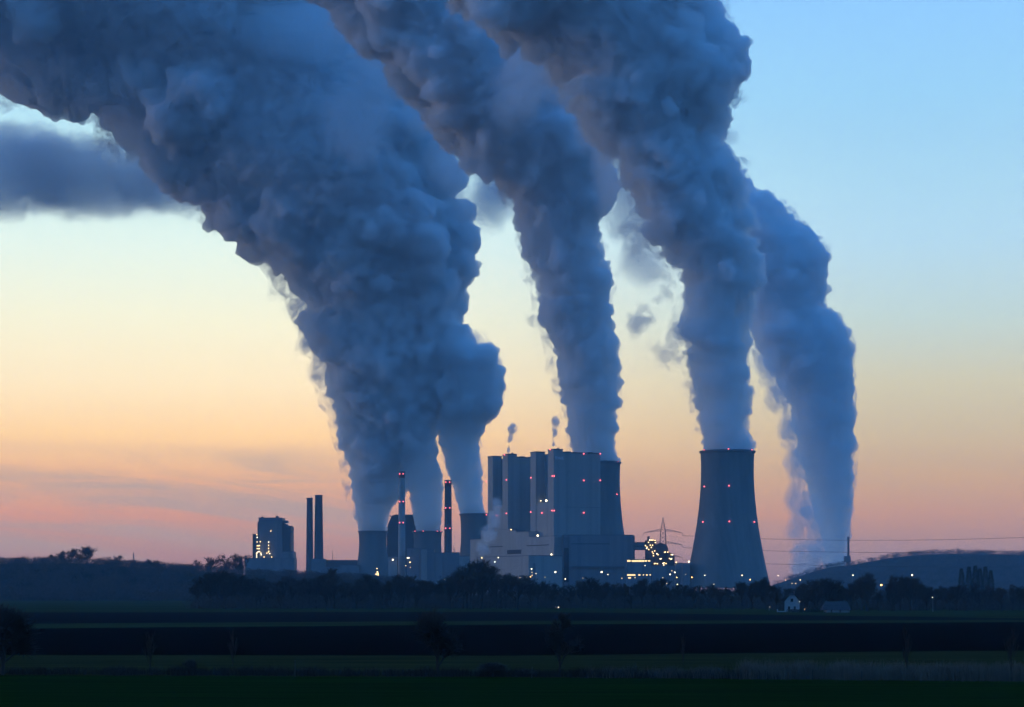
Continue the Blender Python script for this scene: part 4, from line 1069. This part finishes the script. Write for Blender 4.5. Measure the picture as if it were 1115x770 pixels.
def grow_prof(p, dl, dr):
    n = len(p)
    return [(y, l - dl * min(1, i / 3), r + dr * min(1, i / 3)) for i, (y, l, r) in enumerate(p)]
def wisp_mat(name, density, scale, thr, width, k=.5, step=.5, off=.28):
    """ragged vapour: fractal noise that thins out towards the edge of its own ellipsoid"""
    m = vol_mat(name, density, aniso=.3, step=step, wispy=(scale, thr, thr + width))
    nt = m.node_tree
    nz = [n for n in nt.nodes if n.type == 'TEX_NOISE'][0]; mr_ = [n for n in nt.nodes if n.type == 'MAP_RANGE'][0]
    nz.inputs['Detail'].default_value = 8; nz.inputs['Roughness'].default_value = .70; nz.inputs['Distortion'].default_value = .8
    t = nt.nodes.new('ShaderNodeTexCoord'); d = nt.nodes.new('ShaderNodeVectorMath'); d.operation = 'DOT_PRODUCT'
    nt.links.new(t.outputs['Object'], d.inputs[0]); nt.links.new(t.outputs['Object'], d.inputs[1])
    q = nt.nodes.new('ShaderNodeMath'); q.operation = 'MULTIPLY_ADD'; nt.links.new(d.outputs['Value'], q.inputs[0]); q.inputs[1].default_value = -k; q.inputs[2].default_value = k * off
    ad = nt.nodes.new('ShaderNodeMath'); ad.operation = 'ADD'; nt.links.new(nz.outputs[0], ad.inputs[0]); nt.links.new(q.outputs[0], ad.inputs[1])
    nt.links.new(ad.outputs[0], mr_.inputs[0])
    return m
def wisp(px, py, rx, ry, D, m, parent=None, tilt=0.0, name='wisp'):
    v, f = ico(3)
    me = bpy.data.meshes.new(name); me.from_pydata(v.tolist(), [], f.tolist()); me.materials.append(m)
    me.polygons.foreach_set('use_smooth', [True] * len(me.polygons))
    o = bpy.data.objects.new(name, me); COL.objects.link(o)
    k = D / F; c = at(px, py, D)
    o.location = c - (parent.location if parent else Vector((0, 0, 0))); o.scale = (rx * k, max(rx, ry) * k * .8, ry * k); o.rotation_euler = (0, math.radians(tilt), 0)
    if parent: o.parent = parent
    return o
STEAM = vol_mat('steam', 0.19, aniso=0.45)
STEAM_FAR = vol_mat('steam_far', 0.08, aniso=0.4)
MIST = vol_mat('mist', 0.07, aniso=0.3, step=0.5, wispy=(0.06, .51, .64))
WISP = wisp_mat('wisp', .05, .045, .51, .10, k=.4, off=.15, step=.55)
THIN = vol_mat('thin_vapour', 0.05, aniso=0.3, step=0.5, wispy=(0.06, .40, .60))
VEIL = wisp_mat('veil', .024, .014, .38, .24, off=.34)
FARW = wisp_mat('far_wisp', .020, .022, .43, .18, off=.3)
BANK = wisp_mat('bank', .016, .018, .37, .22, k=.55, off=.45)
CURL = wisp_mat('curl', .30, .16, .45, .10, k=.4)
PUFF = wisp_mat('puff', .08, .07, .38, .2)
def steam_obj(name, me, mat, parent=None):
    me.materials.clear(); me.materials.append(mat); me.name = name
    o = bpy.data.objects.new(name, me); COL.objects.link(o)
    if parent: o.parent = parent
    return o
def plume(prof, D, voxel, seed, label, mat, group, mist=None, lean=0.0, depth=.9, **k):
    root = thing('steam_plume', label, 'steam plume', (0, 0, 0), group=group)
    steam_obj('billow', plume_mesh(prof, D, seed, voxel, lean=lean, depth=depth, **k), mat, root)
    if mist:
        steam_obj('mist', plume_mesh(grow_prof(prof[:-1], *mist), D, seed + 50, voxel * 2.2, lean=lean, depth=depth, bumps=.6), MIST, root)
    return root
G_ST = 'steam plumes rising from the power station'
pa = plume(PL_A, 3220, 2.9, 1, 'hugest steam plume, from the leftmost cooling tower, spreading over the upper left sky', STEAM, G_ST, mist=(16, 6))
for a in ((246, 240, 40, 40), (280, 268, 40, 34), (305, 292, 36, 44), (325, 330, 36, 40), (336, 365, 26, 46), (345, 405, 24, 40), (366, 450, 18, 34), (205, 210, 36, 26), (140, 146, 50, 30), (40, 106, 60, 22)): wisp(*a, 3150, WISP, pa)
for a in ((530, 222, 52, 44), (500, 175, 50, 50), (545, 190, 44, 50), (470, 120, 50, 50), (430, 70, 80, 60), (340, 30, 100, 50), (500, 30, 70, 50), (390, 130, 60, 70)): wisp(*a, 3000, VEIL, pa)
pb = plume(PL_B, 3190, 2.6, 2, 'steam plume from the cooling tower with red rim lamps, merging into the hugest plume', STEAM, G_ST)
pc = plume(PL_C, 3190, 2.4, 3, 'short steam plume with a bulging right head beside the left boiler house', STEAM, G_ST, mist=(4, 3))
pd = plume(PL_D, 2680, 2.0, 4, 'steam plume rising from the cooling tower hidden behind the right boiler house', STEAM, G_ST, mist=(10, 4))
pe = plume(PL_E, 2330, 1.8, 5, 'steam plume rising from the free-standing cooling tower on the right', STEAM, G_ST, mist=(12, 4))
for a in ((722, 388, 44, 30, 25), (742, 350, 28, 50, 0), (716, 310, 44, 40, 0), (690, 262, 44, 44, 0), (752, 420, 20, 34, 0), (698, 345, 30, 50, 30)): wisp(*a[:4], 2330, WISP, pe, a[4])
for a in ((690, 225, 48, 62), (672, 180, 46, 60), (650, 135, 44, 56), (620, 95, 46, 52), (700, 285, 36, 40), (782, 150, 30, 18), (600, 50, 80, 70), (560, 100, 50, 60), (690, 40, 70, 60)): wisp(*a, 2460, VEIL, pe)
pf = plume(PL_F, 5600, 4.2, 6, 'distant steam plume rising behind the wooded hill on the right', STEAM_FAR, G_ST, mist=(12, 4))
for a in ((874, 614, 24, 44), (872, 580, 26, 40), (884, 560, 24, 40), (888, 610, 20, 30), (868, 545, 24, 34), (866, 505, 20, 34), (858, 470, 20, 34), (846, 430, 22, 34), (835, 395, 24, 30), (890, 590, 26, 40)): wisp(*a, 5450, FARW, pf)
# drifting bank of older steam at the far left
bk = thing('steam_bank', 'flat bank of drifting steam under the hugest plume at the left edge', 'steam bank', at(60, 185, 3500))
for a in ((0, 186, 130, 64, -4), (95, 192, 135, 56, 3), (182, 204, 80, 40, 8), (-110, 180, 120, 66, 0)): wisp(*a[:4], 3500, BANK, bk, a[4])
# small vents
for pts, D, m, lab in [
    ([(553.5, 490, 3.2, 8), (555.5, 478, 5.5, 9), (558, 467, 8, 10)], 2530, CURL, 'small curl of steam from the roof of the left boiler house'),
    ([(602.6, 482, 3, 8), (604, 471, 5, 9), (605, 459, 7, 10)], 2452, CURL, 'small curl of steam from the tallest stair tower of the right boiler house'),
    ([(526, 597, 12, 14), (532, 582, 14, 16), (538, 565, 13, 18), (541, 548, 9, 14)], 2400, PUFF, 'pale puff of steam drifting in front of the turbine hall')]:
    t = thing('vent_steam', lab, 'vent steam', at(pts[0][0], pts[0][1], D), group='small steam vents on the boiler houses')
    for a in pts: wisp(*a, D, m, t, name='puff')
